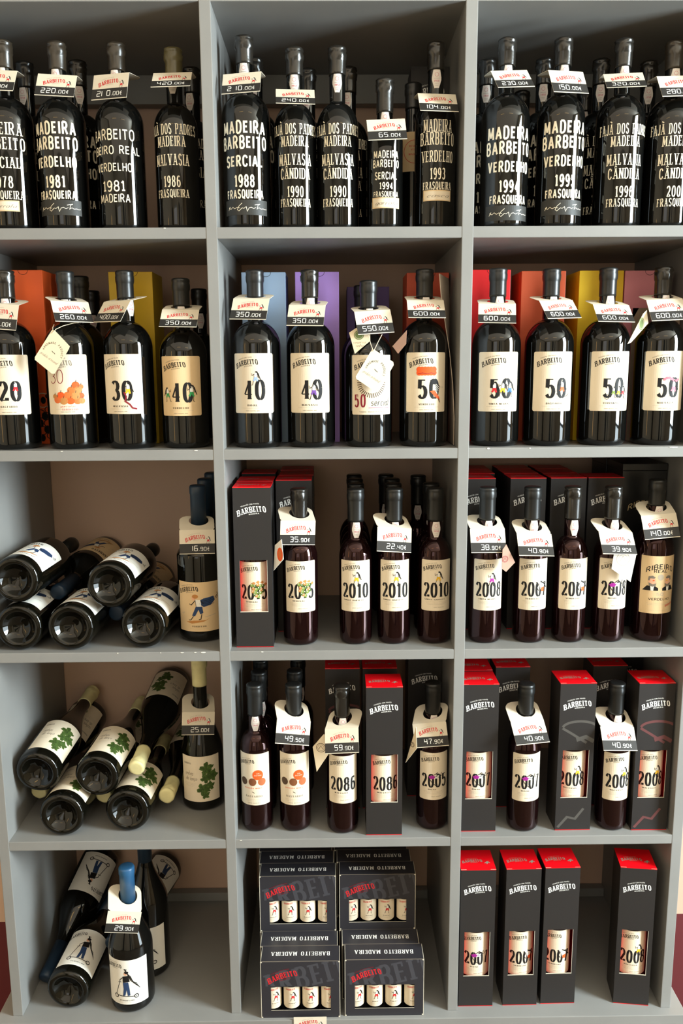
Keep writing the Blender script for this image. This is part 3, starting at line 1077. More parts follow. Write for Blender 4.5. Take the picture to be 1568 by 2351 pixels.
def wall_material():
    M = bpy.data.materials.new('two_tone_wall_paint')
    M.use_nodes = True
    nt = M.node_tree
    b = nt.nodes['Principled BSDF']
    b.inputs['Roughness'].default_value = 0.55
    tc = nt.nodes.new('ShaderNodeTexCoord')
    sx = nt.nodes.new('ShaderNodeSeparateXYZ')
    nt.links.new(tc.outputs['Object'], sx.inputs[0])
    gt = nt.nodes.new('ShaderNodeMath')
    gt.operation = 'GREATER_THAN'
    gt.inputs[1].default_value = at(1555, 2098, D).z
    nt.links.new(sx.outputs['Z'], gt.inputs[0])
    mx = nt.nodes.new('ShaderNodeMix')
    mx.data_type = 'RGBA'
    mx.inputs[6].default_value = (*lin((98, 32, 36)), 1)
    mx.inputs[7].default_value = (*lin((208, 174, 150)), 1)
    nt.links.new(gt.outputs[0], mx.inputs[0])
    nt.links.new(mx.outputs[2], b.inputs['Base Color'])
    return M
WALLP = wall_material()
ROOMWALL = mat('room_wall_plaster', (206, 190, 164), 0.7)
ROOMDARK = mat('dark_door_wood', (40, 34, 28), 0.5)
CEIL = mat('ceiling_plaster', (190, 182, 166), 0.8)
FLOORM = mat('floor_tile', (96, 82, 66), 0.4, 0.5, 0.15, 3)
FRAME = mat('window_frame_paint', (210, 208, 200), 0.5)

structure('wall_back', box_mesh('wall_back', -2.4, 2.6, D, D + .06, FLOOR, 2.55, WALLP))
structure('floor', box_mesh('floor', -2.4, 2.6, -4.0, D, FLOOR - .05, FLOOR, FLOORM))
structure('ceiling', box_mesh('ceiling', -2.4, 2.6, -4.0, D, 2.55, 2.6, CEIL))
structure('wall_left', box_mesh('wall_left', -2.46, -2.4, -4.0, D, FLOOR, 2.55, ROOMWALL))

def wall_with_hole(name, plane, a0, a1, h0, h1, th, horizontal):
    """wall slab with one rectangular opening; horizontal = runs along x"""
    bm = bmesh.new()
    lo, hi = (-2.4, 2.6) if horizontal else (-4.0, D)
    for (u0, u1, z0, z1) in ((lo, a0, FLOOR, 2.55), (a1, hi, FLOOR, 2.55), (a0, a1, FLOOR, h0), (a0, a1, h1, 2.55)):
        if u1 - u0 < 1e-3 or z1 - z0 < 1e-3:
            continue
        r = bmesh.ops.create_cube(bm, size=1.0)
        for v in r['verts']:
            u, p, z = (u0 if v.co.x < 0 else u1), (plane if v.co.y < 0 else plane + th), (z0 if v.co.z < 0 else z1)
            v.co = Vector((u, p, z)) if horizontal else Vector((p, u, z))
    me = bpy.data.meshes.new(name)
    me.materials.append(ROOMWALL)
    bm.to_mesh(me)
    bm.free()
    structure(name, me)
wall_with_hole('wall_right', 2.6, -1.64, -0.72, FLOOR, 2.42, .08, False)
wall_with_hole('wall_front', -4.06, -1.5, -0.3, 1.0, 2.3, .06, True)

def frame_mesh(name, u0, u1, z0, z1, plane, horizontal, bars, M):
    bm = bmesh.new()
    t = .045
    rects = [(u0, u0 + t, z0, z1), (u1 - t, u1, z0, z1), (u0, u1, z0, z0 + t), (u0, u1, z1 - t, z1)] + [(b - .02, b + .02, z0, z1) for b in bars]
    for (a, b, c, d) in rects:
        r = bmesh.ops.create_cube(bm, size=1.0)
        for v in r['verts']:
            u, p, z = (a if v.co.x < 0 else b), plane + v.co.y * .04, (c if v.co.z < 0 else d)
            v.co = Vector((u, p, z)) if horizontal else Vector((p, u, z))
    me = bpy.data.meshes.new(name)
    me.materials.append(M)
    bm.to_mesh(me)
    bm.free()
    return me
structure('door_1', frame_mesh('door_1', -1.64, -0.72, FLOOR, 2.42, 2.63, False, (), FRAME))
structure('window_1', frame_mesh('window_1', -1.5, -0.3, 1.0, 2.3, -4.03, True, (-0.9,), FRAME))
# dark door and posts on the far side of the room, mirrored in the bottles
for i, (x0, x1) in enumerate(((-2.25, -1.85), (0.35, 0.75), (1.15, 1.3))):
    structure('trim_%d' % (i + 1), box_mesh('trim', x0, x1, -3.995, -3.9, FLOOR, 2.3, ROOMDARK))

# ceiling lamps (two warm tubes) and the slim warm wall lamp on the left
def lamp(name, label, loc, sx, sy, sz, rgb, e, cat='lamp'):
    M = bpy.data.materials.new(name + '_glow')
    M.use_nodes = True
    b = M.node_tree.nodes['Principled BSDF']
    b.inputs['Emission Color'].default_value = (*lin(rgb), 1)
    b.inputs['Emission Strength'].default_value = e
    t = thing(name, label, cat, loc)
    link('housing', box_mesh('housing', -sx / 2, sx / 2, -sy / 2, sy / 2, .0, sz, FRAME), t)
    q = .8
    if sz > .5:
        link('diffuser', box_mesh('diffuser', sx / 2, sx / 2 + .01, -sy / 2 * q, sy / 2 * q, sz * .02, sz * .98, M), t)
    else:
        link('diffuser', box_mesh('diffuser', -sx / 2 * q, sx / 2 * q, -sy / 2 * q, sy / 2 * q, -.01, 0, M), t)
lamp('ceiling_lamp', 'long warm tube lamp on the ceiling behind the viewer, towards the window wall', (-0.75, -2.0, 2.5), .9, .10, .05, (255, 205, 120), 9)
lamp('ceiling_lamp', 'long warm tube lamp on the ceiling behind the viewer, towards the glazed door', (0.85, -2.0, 2.5), .9, .10, .05, (255, 205, 120), 9)
lamp('wall_lamp', 'slim upright warm lamp on the left wall of the room', (-2.39, -1.75, .75), .02, .05, 1.2, (255, 190, 90), 14)

# ================================================================== the shelving
rack = thing('shelving_unit', 'grey painted open shelving with square compartments full of bottles', 'shelf', (0, 0, 0))
XU = [(-.6723, -.6523), (-.2297, -.2103), (.2099, .2301), (.6456, .6655)]
for (x0, x1) in XU:
    link('upright', box_mesh('upright', x0, x1, 0, D - .002, 0, 1.925, GREY, .0012), rack)
chips = {(3, 0): [(-.26, .006, .0015), (-.30, .004, .001), (-.275, .003, .001), (-.42, .0015, .0012), (-.34, .001, .001)],
         (2, 0): [(-.26, .004, .001), (-.5, .003, .0008)], (2, 2): [(.265, .003, .0016), (.60, .01, .0012), (.34, .002, .001)],
         (3, 1): [(-.15, .003, .001)], (4, 1): [(-.2, .003, .001)], (1, 0): [(-.30, .003, .001)]}
for i, z in enumerate((1.531, 1.149, .770, .385)):
    for c in range(3):
        ch = [(x, -.0004, z - .0012, w, h) for x, w, h in chips.get((i + 1, c), ())]
        link('shelf_board', box_mesh('shelf_board', XU[c][1] - .0008, XU[c + 1][0] + .0008, .0006, D - .002, z - .019, z, GREY, .0012, ch), rack)
link('top_board', box_mesh('top_board', -.6523, .6456, .0006, D - .002, 1.886, 1.925, GREY, .0012), rack)
link('base_board', box_mesh('base_board', -.703, .692, -.020, D - .002, -.024, 0, GREY, .0015), rack)
link('plinth', box_mesh('plinth', -.69, .68, .03, D - .002, FLOOR, -.024, GREY), rack)
for c in range(3):
    a, b = XU[c][1], XU[c + 1][0]
    link('back_rail', box_mesh('back_rail', a, b, D - .032, D - .002, 1.83, 1.886, GREY, .001), rack)
    link('back_rail', box_mesh('back_rail', a, b, D - .022, D - .002, 0, .022, GREY, .001), rack)

# ================================================================== top row: bottles lettered straight on the glass
NOTE = lambda w, z, k: ('paper_note', lambda: note_art(w), z, k, 'note' + w)
SIG = lambda z, yw=0: ('signature_band', signature_art, z, yw, 'sig')
r78 = [(t, z, h, w, 'serif') for t, z, h, w in (('MADEIRA', .166, .0195, .078), ('BARBEITO', .142, .0195, .086), ('SERCIAL', .111, .0175, .066), ('1978', .079, .0185, .036), ('FRASQUEIRA', .058, .0135, .070))]
r93 = [(t, z, h, w, 'serif') for t, z, h, w in (('MADEIRA', .170, .020, .053), ('BARBEITO', .149, .020, .066), ('VERDELHO', .120, .018, .060), ('1993', .0915, .018, .027), ('FRASQUEIRA', .0717, .0122, .053))]
r65 = [(t, z, h, w, 'bold') for t, z, h, w in (('MADEIRA', .122, .0115, .046), ('BARBEITO', .107, .0115, .049), ('SERCIAL', .087, .0115, .041), ('1994', .0705, .0105, .024), ('FRASQUEIRA', .057, .0085, .046))]
r210 = [(t, z, h, w, 'geo') for t, z, h, w in (('BARBEITO', .156, .0165, .083), ('RIBEIRO REAL', .131, .0130, .104), ('VERDELHO', .103, .0130, .069), ('1981', .072, .0165, .041), ('MADEIRA', .052, .0130, .058))]
ROW1 = [   # key, px, py, Y, R, H, lettering, yaw, capsule, extra bands, label
    ('r1a', 18, 270, .065, .042, .317, r78, -.05, CAPBROWN, [NOTE('garrafa', .040, -.05)], 'top shelf black bottle at the very edge, lettering ending in 78 above a paper note'),
    ('r1b', 141, 300, .065, .042, .3144, sten('VERDELHO', '1981'), -.10, CAPBROWN, [SIG(.037, -.04)], 'tall black bottle, leftmost of those with a signature band near the base'),
    ('r1c', 275, 300, .065, .0415, .3128, r210, -.16, CAPBROWN, [], 'black bottle lettered in thin round capitals, 1981, without a signature band'),
    ('r1d', 404, 300, .065, .038, .3043, faja('1986', 1.04, False), -.10, CAPOLIVE, [], 'narrow black bottle with olive wax top, dated 1986'),
    ('r1e', 565, 300, .065, .042, .3234, sten('SERCIAL', '1988', 0, .070), -.03, CAPWAX, [SIG(.036)], 'tall black bottle with signature band, dated 1988, middle top compartment'),
    ('r1f', 678, 300, .065, .0368, .3045, faja('1990'), .0, CAPWAX, [], 'black bottle dated 1990 that wears a price card'),
    ('r1g', 775, 300, .065, .0368, .3057, faja('1990'), .0, CAPWAX, [], 'black bottle dated 1990 with bare paper seal on its neck and no price card'),
    ('r1h', 883, 400, .055, .032, .251, r65, .03, CAPWAX, [NOTE('garrafa', .0425, .03)], 'short black bottle dated 1994, the smallest on the top shelf, under the 65.00€ card'),
    ('r1i', 999, 300, .065, .036, .312, r93, .04, CAPWAX, [NOTE('casca', .0555, .04)], 'slim black bottle dated 1993 with a handwritten note, before a dark carton'),
    ('r1j', 1160, 300, .065, .042, .319, sten('VERDELHO', '1994', -.0105), .03, CAPWAX, [SIG(.025)], 'tall black bottle with signature band, dated 1994, beside the divider, right top compartment'),
    ('r1k', 1287, 300, .065, .041, .319, sten('VERDELHO', '1995', -.001), .02, CAPWAX, [SIG(.034)], 'tall black bottle with signature band, dated 1995, second in the right top compartment'),
    ('r1l', 1423, 300, .065, .042, .317, faja('1996', 1.06, True, -.003), -.02, CAPWAX, [], 'tall black bottle dated 1996, third in the right top compartment'),
    ('r1m', 1538, 300, .065, .042, .313, faja('2001', 1.06, True, -.003), .0, CAPBROWN, [], 'tall black bottle dated 2001 at the right edge of the picture on the top shelf'),
]
BX = {}
for (k, px, py, Y, R, H, L, yw, cap, ex, lb) in ROW1:
    x = ax(px, py, Y)
    BX[k] = (x, Y, 'half' if k == 'r1h' else 'tall', R, H, ZS[0])
    bottle(lb, (x, Y, ZS[0]), 'half' if k == 'r1h' else 'tall', painted(L), 0, yw, cap, -.02 + yw * .5, GLASS, None, None, R, H, ex, key='p' + k, part='painted_lettering')
REAR1 = [  # px, py of the top, H, R, lettering, label
    (57, 152, .316, .042, r78, 'shadowed black bottle standing behind and right of the bottle ending in 78'),
    (177.6, 138.6, .314, .042, sten('VERDELHO', '1981'), 'shadowed black bottle half hidden behind the leftmost signature band bottle'),
    (440, 188, .304, .038, faja('1986', 1.04, False), 'shadowed black bottle hidden behind the olive-topped bottle'),
    (584, 133, .318, .042, sten('SERCIAL', '1988', 0, .070), 'shadowed black bottle behind the signature band bottle of the middle top compartment'),
    (706, 176, .3045, .0375, faja('1990'), 'shadowed black bottle behind the 1990 bottle that wears a card'),
    (800, 172, .3057, .0375, faja('1990'), 'shadowed black bottle half hidden behind the 1990 bottle that has no price card'),
    (1119, 138, .316, .042, sten('VERDELHO', '1994', -.0105), 'shadowed black bottle, sealed with white paper, next to the divider of the right top compartment'),
    (1200, 180, .300, .040, sten('VERDELHO', '1994', -.0105), 'shadowed black bottle in the gap between the two signature bands of the right top compartment'),
    (1250, 138, .316, .041, sten('VERDELHO', '1995', 0), 'shadowed black bottle behind the second bottle of the right top compartment'),
    (1344, 188, .305, .041, faja('1996', 1.06), 'shadowed black bottle in the gap before the third bottle of the right top compartment'),
    (1381, 138, .315, .042, faja('1996', 1.06), 'shadowed black bottle with paper neck seal behind the third bottle of the right top compartment'),
    (1491, 143, .311, .042, faja('2001', 1.06), 'shadowed black bottle with paper neck seal behind the last bottle of the right top compartment'),
]
for i, (px, py, H, R, L, lb) in enumerate(REAR1):
    y = (.165, .153, .16, .155, .17, .165, .16, .285, .155, .285, .155, .155)[i]
    p = at(px, py, y)
    bottle(lb, (p.x, y, ZS[0]), 'tall', painted(L), 0, -.1, CAPWAX, -.25 if i != 1 else .3, GLASS, 'bottles in the back of the top shelf', None, R, H, key='rr%d' % i, part='painted_lettering')
# dark bottle with the stamped tan label, and the dark carton at the back right of the middle compartment
def stamp_label():
    a = Art().rect(PAPERTAN, -32, -34, 32, 34, 0, 2)
    a.line(RED, arc(6, 0, 20, 20, 0, 360, 28), .9)
    a.text(RED, 'RESERVA', 6, 8, 3, 'caps', 20).text(RED, 'VELHA', 6, 2, 3, 'caps', 14).text(RED, 'MADEIRA', 6, -6, 3, 'caps', 22)
    return a
p = at(948, 300, .145)
bottle('dark bottle with a tan label stamped with a red ring, behind the 65.00€ bottle', (p.x, .145, ZS[0]), 'tall', stamp_label, .146, -.15, CAPBLACK, None, GLASS, None, None, .038, .272, key='stamp')
p = at(1001, 116, .19)
gift_box('dark carton with pale lettering at the back of the top shelf behind the 1993 bottle', min(p.x, .2099 - .0365), .19, ZS[0], 0, None, None, 72, 70, 316, M=BOXBLACK, lid=BOXDARK)

# ================================================================== second row: large labelled bottles
def d20(a): figure(a, 13, -7, 26, RED)
def dpump(a):
    a.text(DRED, '30', -18, 2, 24, 'thin', 26)
    for i, (x, y, s) in enumerate(((-16, -31, 7), (-4, -33, 7.5), (8, -33, 7), (20, -33, 7), (28, -33, 6), (-9, -23, 7), (4, -23, 7.5), (17, -24, 7.5), (27, -24, 6), (10, -14, 7), (22, -14, 7.5), (18, -5, 7), (27, -8, 5), (-21, -25, 4.5))):
        a.ell((PUMP, ORANGE, PUMP2)[(i * 2) % 3], x - 2, y + 4, s, s * .9, 2, 14)
        a.line(DBROWN, [(x - 2, y + 3 + s * .8), (x - 1, y + 6 + s)], 1, 3)
    a.text(RED, 'garrafas', 0, -40, 3, 'script', 26)
    a.text(PINK, 'VERDELHO', 4, -46, 3.2, 'caps', 28)
def d30(a):
    figure(a, 15, -12, 28, YELLOW)
    a.line(DRED, [(8, -14), (12, -22), (10, -30), (18, -36), (22, -42), (30, -44)], 2.6, 5)
def d40g(a):
    figure(a, -24, -16, 26, GREEN, 2, -1)
    figure(a, 20, -14, 30, GREEN, 2, 1)
def d40b(a): figure(a, 6, 8, 26, SKYBLUE)
def d40m(a): figure(a, 7, -16, 30, VIOLET)
def dverd(a):
    for i in range(12):
        a.ell(ORANGE, -14 + (i % 6) * 5.4, 17 + (i // 6) * 6, 5.2, 5, 2, 12)
    a.line(DRED, [(-16, 15), (-8, 17), (0, 15), (8, 17), (15, 15)], .9, 4)
    a.poly(INK, [(6, 4), (16, 5), (22, 0), (18, -4), (8, -3)], 3)
    for k in range(5):
        a.line(INK, [(18, -2 - 3 * k), (26 - k, -8 - 3 * k)], 1.4, 3).line(PAPERWHITE, [(17, -3 - 3 * k), (24 - k, -9 - 3 * k)], 1.2, 3)
    a.poly(ORANGE, [(6, -16), (14, -14), (24, -26), (26, -32), (16, -26)], 4)
    a.line(INK, [(22, -28), (26, -36)], 1.2, 4)
def dthree(a):
    figure(a, -9, -14, 28, RED); figure(a, 6, -14, 28, YELLOW); figure(a, 20, -14, 28, BLUE)
def dbast(a):
    figure(a, 14, -13, 28, ORANGE)
    a.line(INK, arc(17, -18, 14, 9, 200, 340, 8), 1.0, 3)
def dterr(a):
    figure(a, 2, -20, 20, GRAPE); figure(a, 12, -20, 22, YELLOW); figure(a, 22, -20, 22, RED)
    a.line(INK, arc(-9, -28, 4, 4, 0, 360, 10), .6, 3).line(INK, arc(28, -28, 4, 4, 0, 360, 10), .6, 3)
def dmalv(a):
    figure(a, 13, -14, 30, PINK)
    for i in range(7):
        a.ell(PINK, -4 + i * 4.4, 3 + 3 * sin(i), 3, 2.4, 3, 10)
def lab_sercial():
    a = Art().rect(PAPER, -40, -53, 40, 53, 0, 2)
    logo(a, -12, 33, 44, INK, GREYINK)
    for k in range(40):
        t = 2 * pi * k / 40
        a.line(DBROWN, [(-2 + 19 * cos(t), 4 + 19 * sin(t)), (-2 + 27 * cos(t), 4 + 27 * sin(t))], 1.5, 1)
    a.text(DRED, '50', -24, -39, 22, 'didone_s', 22)
    a.text(INK, 'sercial', 14, -37, 14, 'italic', 36)
    a.line(PINK, [(-8, -41), (34, -41)], 1.2)
    a.text(GREYINK, 'VINHO MADEIRA WINE', 0, -49, 2, 'small', 50)
    return a
def lab_pumpkin():
    a = label_large(None, None, None, PAPER, GREYINK)
    dpump(a)
    return a
ROW2 = [
    ('r2a',  31, 900, .0440, .318, label_large('20', 'BASTARDO', d20), .14, CAPWAX, 'black bottle with big 20 on its label, cut by the left edge of the picture'),
    ('r2b',  165, 900, .0440, .316, lab_pumpkin(), .10, CAPBLACK, 'black bottle with a heap of orange pumpkins on its label'),
    ('r2c',  299, 900, .0440, .3165, label_large('30', 'MALVASIA', d30), -.20, CAPBLACK, 'black bottle with big 30 and a trailing red sash on its label'),
    ('r2d', 424, 900, .0425, .3027, label_large('40', 'VERDELHO', d40g, PAPERTAN), -.02, CAPBLACK, 'black bottle with tan label, big 40 and two figures in green breeches'),
    ('r2e',  591, 900, .0440, .3165, label_large('40', 'BOAL', d40b), -.12, CAPBLACK, 'black bottle with big 40 and pale blue figure, first of four in the middle compartment'),
    ('r2f',  714, 900, .0440, .3165, label_large('40', 'MALVASIA', d40m), -.03, CAPWAX, 'black bottle with big 40 and violet figure in front of the lilac box'),
    ('r2g', 846, 900, .0440, .2973, lab_sercial(), .14, CAPBLACK, 'black bottle with red 50 and a rosette behind two hanging tags'),
    ('r2h',  972, 900, .0440, .3165, label_large('50', 'VERDELHO', dverd), .03, CAPBLACK, 'black bottle with big 50 under a cluster of orange blooms on its label'),
    ('r2i',  1137, 900, .0440, .3175, label_large('50', 'TINTA NEGRA', dthree), -.04, CAPBLACK, 'black bottle with big 50 and three standing figures in red, yellow and blue'),
    ('r2j',  1257, 900, .0440, .3165, label_large('50', 'BASTARDO', dbast), .03, CAPBLACK, 'black bottle with big 50 and one seated figure in orange breeches'),
    ('r2k',  1384, 900, .0440, .3175, label_large('50', 'TERRANTEZ', dterr), .06, CAPBLACK, 'black bottle with big 50 and three small figures between wheels'),
    ('r2l',  1508, 900, .0440, .318, label_large('50', 'MALVASIA', dmalv), .0, CAPWAX, 'black bottle with big 50 and pink figure, at the right edge of the second shelf'),
]
for (k, px, py, R, H, L, yw, cap, lb) in ROW2:
    Y = .06
    x = ax(px, py, Y)
    BX[k] = (x, Y, 'large', R, H, ZS[1])
    zc = {'r2d': .112, 'r2g': .112}.get(k, .116)
    bottle(lb, (x, Y, ZS[1]), 'large', L, zc, yw, cap, (.12 if k != 'r2c' else .9), GLASS, None, None, R, H, key='q' + k)
for (px, py, H, lb) in ((183, 634, .318, 'dark bottle top just visible behind the pumpkin label bottle'), (210, 668, .303, 'second dark bottle behind the pumpkin label bottle, nearer the yellow box'),
                        (456, 663, .303, 'dark bottle with neck seal half hidden behind the tan 40 bottle'), (822, 663, .2973, 'dark bottle half hidden behind the red 50 bottle with tags')):
    p = atz(px, py, ZS[1] + H)
    y = min(max(p.y, .152), .30) if px < 800 else .150
    x = min(at(px, py, y).x, -.2297 - .0425) if px < 500 else max(at(px, py, y).x, .0435)
    bottle(lb, (x, y, ZS[1]), 'large', None, 0, 0, CAPBLACK, .25, GLASS, 'bottles in the back of the second shelf', None, .0405, H)

def jar_drawing():
    a = Art()
    for (x, y, r) in ((26, 84, 15), (36, 66, 7), (20, 58, 9), (34, 40, 8), (22, 26, 9), (36, 16, 6)):
        a.line(TAGTAN if r > 12 else INK, arc(x, y, r, r * .9, 0, 360, 18), 1.6, 1)
    for (x, y, rx, ry) in ((27, 84, 5, 7), (34, 92, 3, 4), (28, 54, 6, 8), (36, 52, 4, 7), (20, 40, 5, 8), (32, 28, 7, 8), (22, 12, 5, 7), (38, 10, 4, 6), (14, 20, 4, 8), (12, 66, 4, 6)):
        a.ell(INK, x, y, rx, ry, 2, 11)
    return a
BOX2 = [  # px left, px right, py, material, label, drawing
    (-4, 96, 620, mat('orange_carton', (250, 100, 40), .5), 'tall orange box with black drawings low on its front, second shelf', jar_drawing),
    (248, 349, 624, mat('mustard_carton', (214, 174, 16), .5), 'tall mustard yellow box behind the big 30 bottle', None),
    (553.6, 655, 625, mat('pale_blue_carton', (160, 184, 212), .5), 'tall pale blue box behind the first bottle of the middle compartment', None),
    (677, 778, 624, mat('lilac_carton', (186, 148, 236), .5), 'tall lilac box behind the violet figure bottle', None),
    (934, 1031, 626, mat('rust_carton', (196, 72, 36), .5), 'tall rust red box behind the bottle with the orange blooms', None),
    (1074, 1173, 619, mat('bright_red_carton', (250, 28, 36), .5), 'tall bright red box beside the divider in the right compartment', None),
    (1198, 1300, 622, mat('brick_orange_carton', (216, 88, 46), .5), 'tall brick orange box between the bright red and the yellow box', None),
    (1331, 1433, 621, mat('bright_yellow_carton', (238, 192, 16), .5), 'tall golden yellow box in the right compartment of the second shelf', None),
    (1436, 1537, 621, mat('mauve_carton', (220, 136, 148), .5), 'tall dusty pink box at the right end of the second shelf', None),
]
for (p0, p1, py, M, lb, dr) in BOX2:
    Y = .128
    x0, x1 = ax(p0, py, Y), ax(p1, py, Y)
    h = at((p0 + p1) / 2, py, Y).z - ZS[1]
    tall_box(lb, (x0 + x1) / 2, Y, ZS[1], M, W=(x1 - x0) * 1000, D=92, H=h * 1000, art=dr() if dr else None) if not dr else link('paper_seal', art_mesh('paper_seal', Art().rect(TAGTAN, 8, 128, 20, 186, 1), lambda x_, y_, h_: (x_, -h_, y_)), tall_box(lb, (x0 + x1) / 2, Y, ZS[1], M, W=(x1 - x0) * 1000, D=92, H=h * 1000, art=dr()))
Y = .19
tall_box('dark purple box in shadow behind the red 50 bottle', (ax(800, 650, Y) + ax(892, 650, Y)) / 2, Y + .02, ZS[1], mat('purple_carton', (92, 66, 136), .5), W=84, D=84, H=300)

# bent card sleeve leaning by the divider, and the paper-wrapped bottle at the far right
fr = [(1009, 628), (1013, 680), (1022, 740), (1033, 810), (1040, 880), (1045, 960), (1043, 1021)]
bk = [(1031, 640), (1035, 690), (1038, 745), (1041, 812), (1043, 880), (1041, 950), (1036, 1012)]
NS = 10
V, F = [], []
KRAFT = mat('grey_kraft_sheet', (196, 180, 164), .75, .2, .08, 25)
pts = []
for (a, b) in zip(fr, bk):
    A, B = at(a[0], a[1], .038), at(b[0], b[1], .12)
    A.x, B.x = min(A.x, .2085), min(B.x, .2085)
    pts.append([A.lerp(B, k / NS) for k in range(NS + 1)])
sheet = thing('card_sleeve', 'bent grey-beige card sheet leaning against the divider beside the orange blooms bottle', 'card', pts[-1][0])
o0 = pts[-1][0].copy()
o0.z = ZS[1]
for r in pts:
    for q in r:
        V.append(q - pts[-1][0])
for i in range(len(pts) - 1):
    for k in range(NS):
        F.append((i * (NS + 1) + k, i * (NS + 1) + k + 1, (i + 1) * (NS + 1) + k + 1, (i + 1) * (NS + 1) + k))
so = link('bent_sheet', mesh_from('bent_sheet', V, F, [KRAFT], smooth=True), sheet)
md = so.modifiers.new('thickness', 'SOLIDIFY')
md.thickness = .0009
md.offset = 1
bag = thing('paper_bag', 'flat brown paper bag standing against the upright beside the pink figure bottle', 'bag', (.598, .115, ZS[1]))
V, F = [], []
for fb in (0, 1):
    for i in range(13):
        for k in range(9):
            x, z = -.045 + .09 * k / 8, .25 * i / 12
            edge = min(k, 8 - k, i, 12 - i) / 3
            y = (-.0055 if fb == 0 else .0055) * min(1, edge) + .0012 * sin(i * 1.7 + k * 2.3) * min(1, edge)
            V.append((x, y, z))
    for i in range(12):
        for k in range(8):
            q = fb * 117 + i * 9 + k
            F.append((q, q + 1, q + 10, q + 9))
link('bag_body', mesh_from('bag_body', V, F, [mat('brown_wrapping_paper', (150, 128, 108), .7, .3, .12, 30, .6)], smooth=True), bag)

# ================================================================== third row
def dgr(a): grapes(a)
def dfig(col, x=2, y=14, s=26):
    return lambda a: figure(a, x, y, s, col)
def dfall(col, x=14, y=-2):
    def f(a):
        a.line(INK, [(x - 12, y + 6), (x - 2, y + 8), (x + 8, y + 2), (x + 14, y - 6)], 2.2, 3)
        a.poly(PAPERWHITE, [(x - 6, y + 4), (x + 4, y + 5), (x + 6, y - 6), (x - 2, y - 8)], 2)
        a.line(INK, [(x - 6, y + 4), (x - 10, y - 4), (x - 6, y - 10)], 1.1, 3)
        a.poly(col, [(x - 2, y - 4), (x + 6, y - 3), (x + 5, y - 12), (x - 1, y - 11)], 4)
        a.ell(PAPERWHITE, x - 6, y + 7, 3, 3, 3, 10)
    return f
def dswim(col):
    def f(a):
        a.poly(col, [(-12, 0), (-4, 3), (2, 0), (-2, -5), (-9, -5)], 4)
        a.line(INK, [(-2, 3), (6, 8), (8, 3), (2, 0), (10, -2)], 1.2, 3).line(INK, [(-10, -5), (-4, -14), (4, -20)], 1.2, 3)
        a.poly(PAPERWHITE, [(-2, 2), (9, 3), (8, -4), (-2, -4)], 3)
        a.line(INK, [(14, 8), (12, 0), (18, 2)], 1.2, 3)
    return f
L_2015 = label_half('2015', 'SERCIAL', dgr)
ROW3 = [
    ('r3b', 691, 1440, .0335, .299, L_2015, .06, CAPWAX, True, 'slim dark bottle marked 2015 with green grapes on the label, free standing'),
    ('r3c', 817, 1440, .0315, .298, label_half('2010', 'SINGLE HARVEST', dfig(YELLOW)), -.05, CAPBLACK, True, 'slim dark bottle marked 2010 with bare neck seal, left of the 22.40€ bottle'),
    ('r3d', 904, 1440, .0315, .298, label_half('2010', 'SINGLE HARVEST', dfig(YELLOW)), .0, CAPBLACK, True, 'slim dark bottle marked 2010 wearing the 22.40€ card'),
    ('r3e', 995, 1440, .0315, .298, label_half('2010', 'SINGLE HARVEST', dfig(YELLOW)), .06, CAPBLACK, True, 'slim dark bottle marked 2010 beside the right divider, right of the 22.40€ bottle'),
    ('r3f', 1112, 1440, .0315, .299, label_half('2008', 'TINTA NEGRA', dfig(MAGENTA, 4, 10, 26)), .06, CAPBLACK, True, 'slim dark bottle marked 2008 with a magenta figure, under the 38.90€ card'),
    ('r3g', 1213, 1440, .0315, .299, label_half('2007', 'VERDELHO', dfall(ORANGE)), .07, CAPBLACK, True, 'slim dark bottle marked 2007 with orange breeches figure, wearing a price card'),
    ('r3h', 1303, 1440, .0315, .299, label_half('2007', 'VERDELHO', dfall(ORANGE)), .08, CAPWAX, True, 'slim dark bottle marked 2007 with orange breeches figure, neck seal bare, no card'),
    ('r3i', 1393, 1440, .0315, .299, label_half('2008', 'BOAL', dswim(MAGENTA)), .05, CAPWAX, True, 'slim dark bottle marked 2008 behind a bright white tag, under the 39.90€ card'),
]
for (k, px, py, R, H, L, yw, cap, sl, lb) in ROW3:
    Y = .06
    x = ax(px, py, Y)
    BX[k] = (x, Y, 'slim', R, H, ZS[2])
    bottle(lb, (x, Y, ZS[2]), 'slim', L, .1155, yw, cap, .08, WINEGLASS, None, None, R, H, key='t' + k)
x = ax(1490, 1440, .065)
BX['r3j'] = (x, .065, 'large', .037, .3105, ZS[2])
bottle('dark bottle whose tan label shows two bearded busts, under the 140.00€ card', (x, .065, ZS[2]), 'large', label_busts, .113, .06, CAPBLACK, .05, WINEGLASS, None, None, .0370, .3105, key='busts')
REAR3 = [(817, 1112, 'r3c', 'nearest of the dark bottles lined up behind the left 2010 bottle'), (815, 1096, 'r3c', 'second of the dark bottles lined up behind the left 2010 bottle'), (813, 1084, 'r3c', 'rearmost of the dark bottles lined up behind the left 2010 bottle'),
         (903, 1113, 'r3d', 'nearest of the dark bottles lined up behind the 22.40€ bottle'), (900, 1098, 'r3d', 'second of the dark bottles lined up behind the 22.40€ bottle'), (886, 1085, 'r3d', 'rearmost of the dark bottles lined up behind the 22.40€ bottle'),
         (990, 1112, 'r3e', 'nearest dark bottle behind the right 2010 bottle'), (960, 1086, 'r3e', 'rear dark bottle showing its neck seal, left behind the right 2010 bottle')]
step = {}
for i, (px, py, kk, lb) in enumerate(REAR3):
    step[kk] = step.get(kk, 0) + 1
    y = .06 + .068 * step[kk] + (.05 if i == 7 else 0)
    p = at(px, py, y)
    bottle(lb, (p.x, y, ZS[2]), 'slim', None, 0, 0, CAPBLACK, -.1, WINEGLASS, 'dark bottles in the back of the middle compartment', None, .0315, .298)

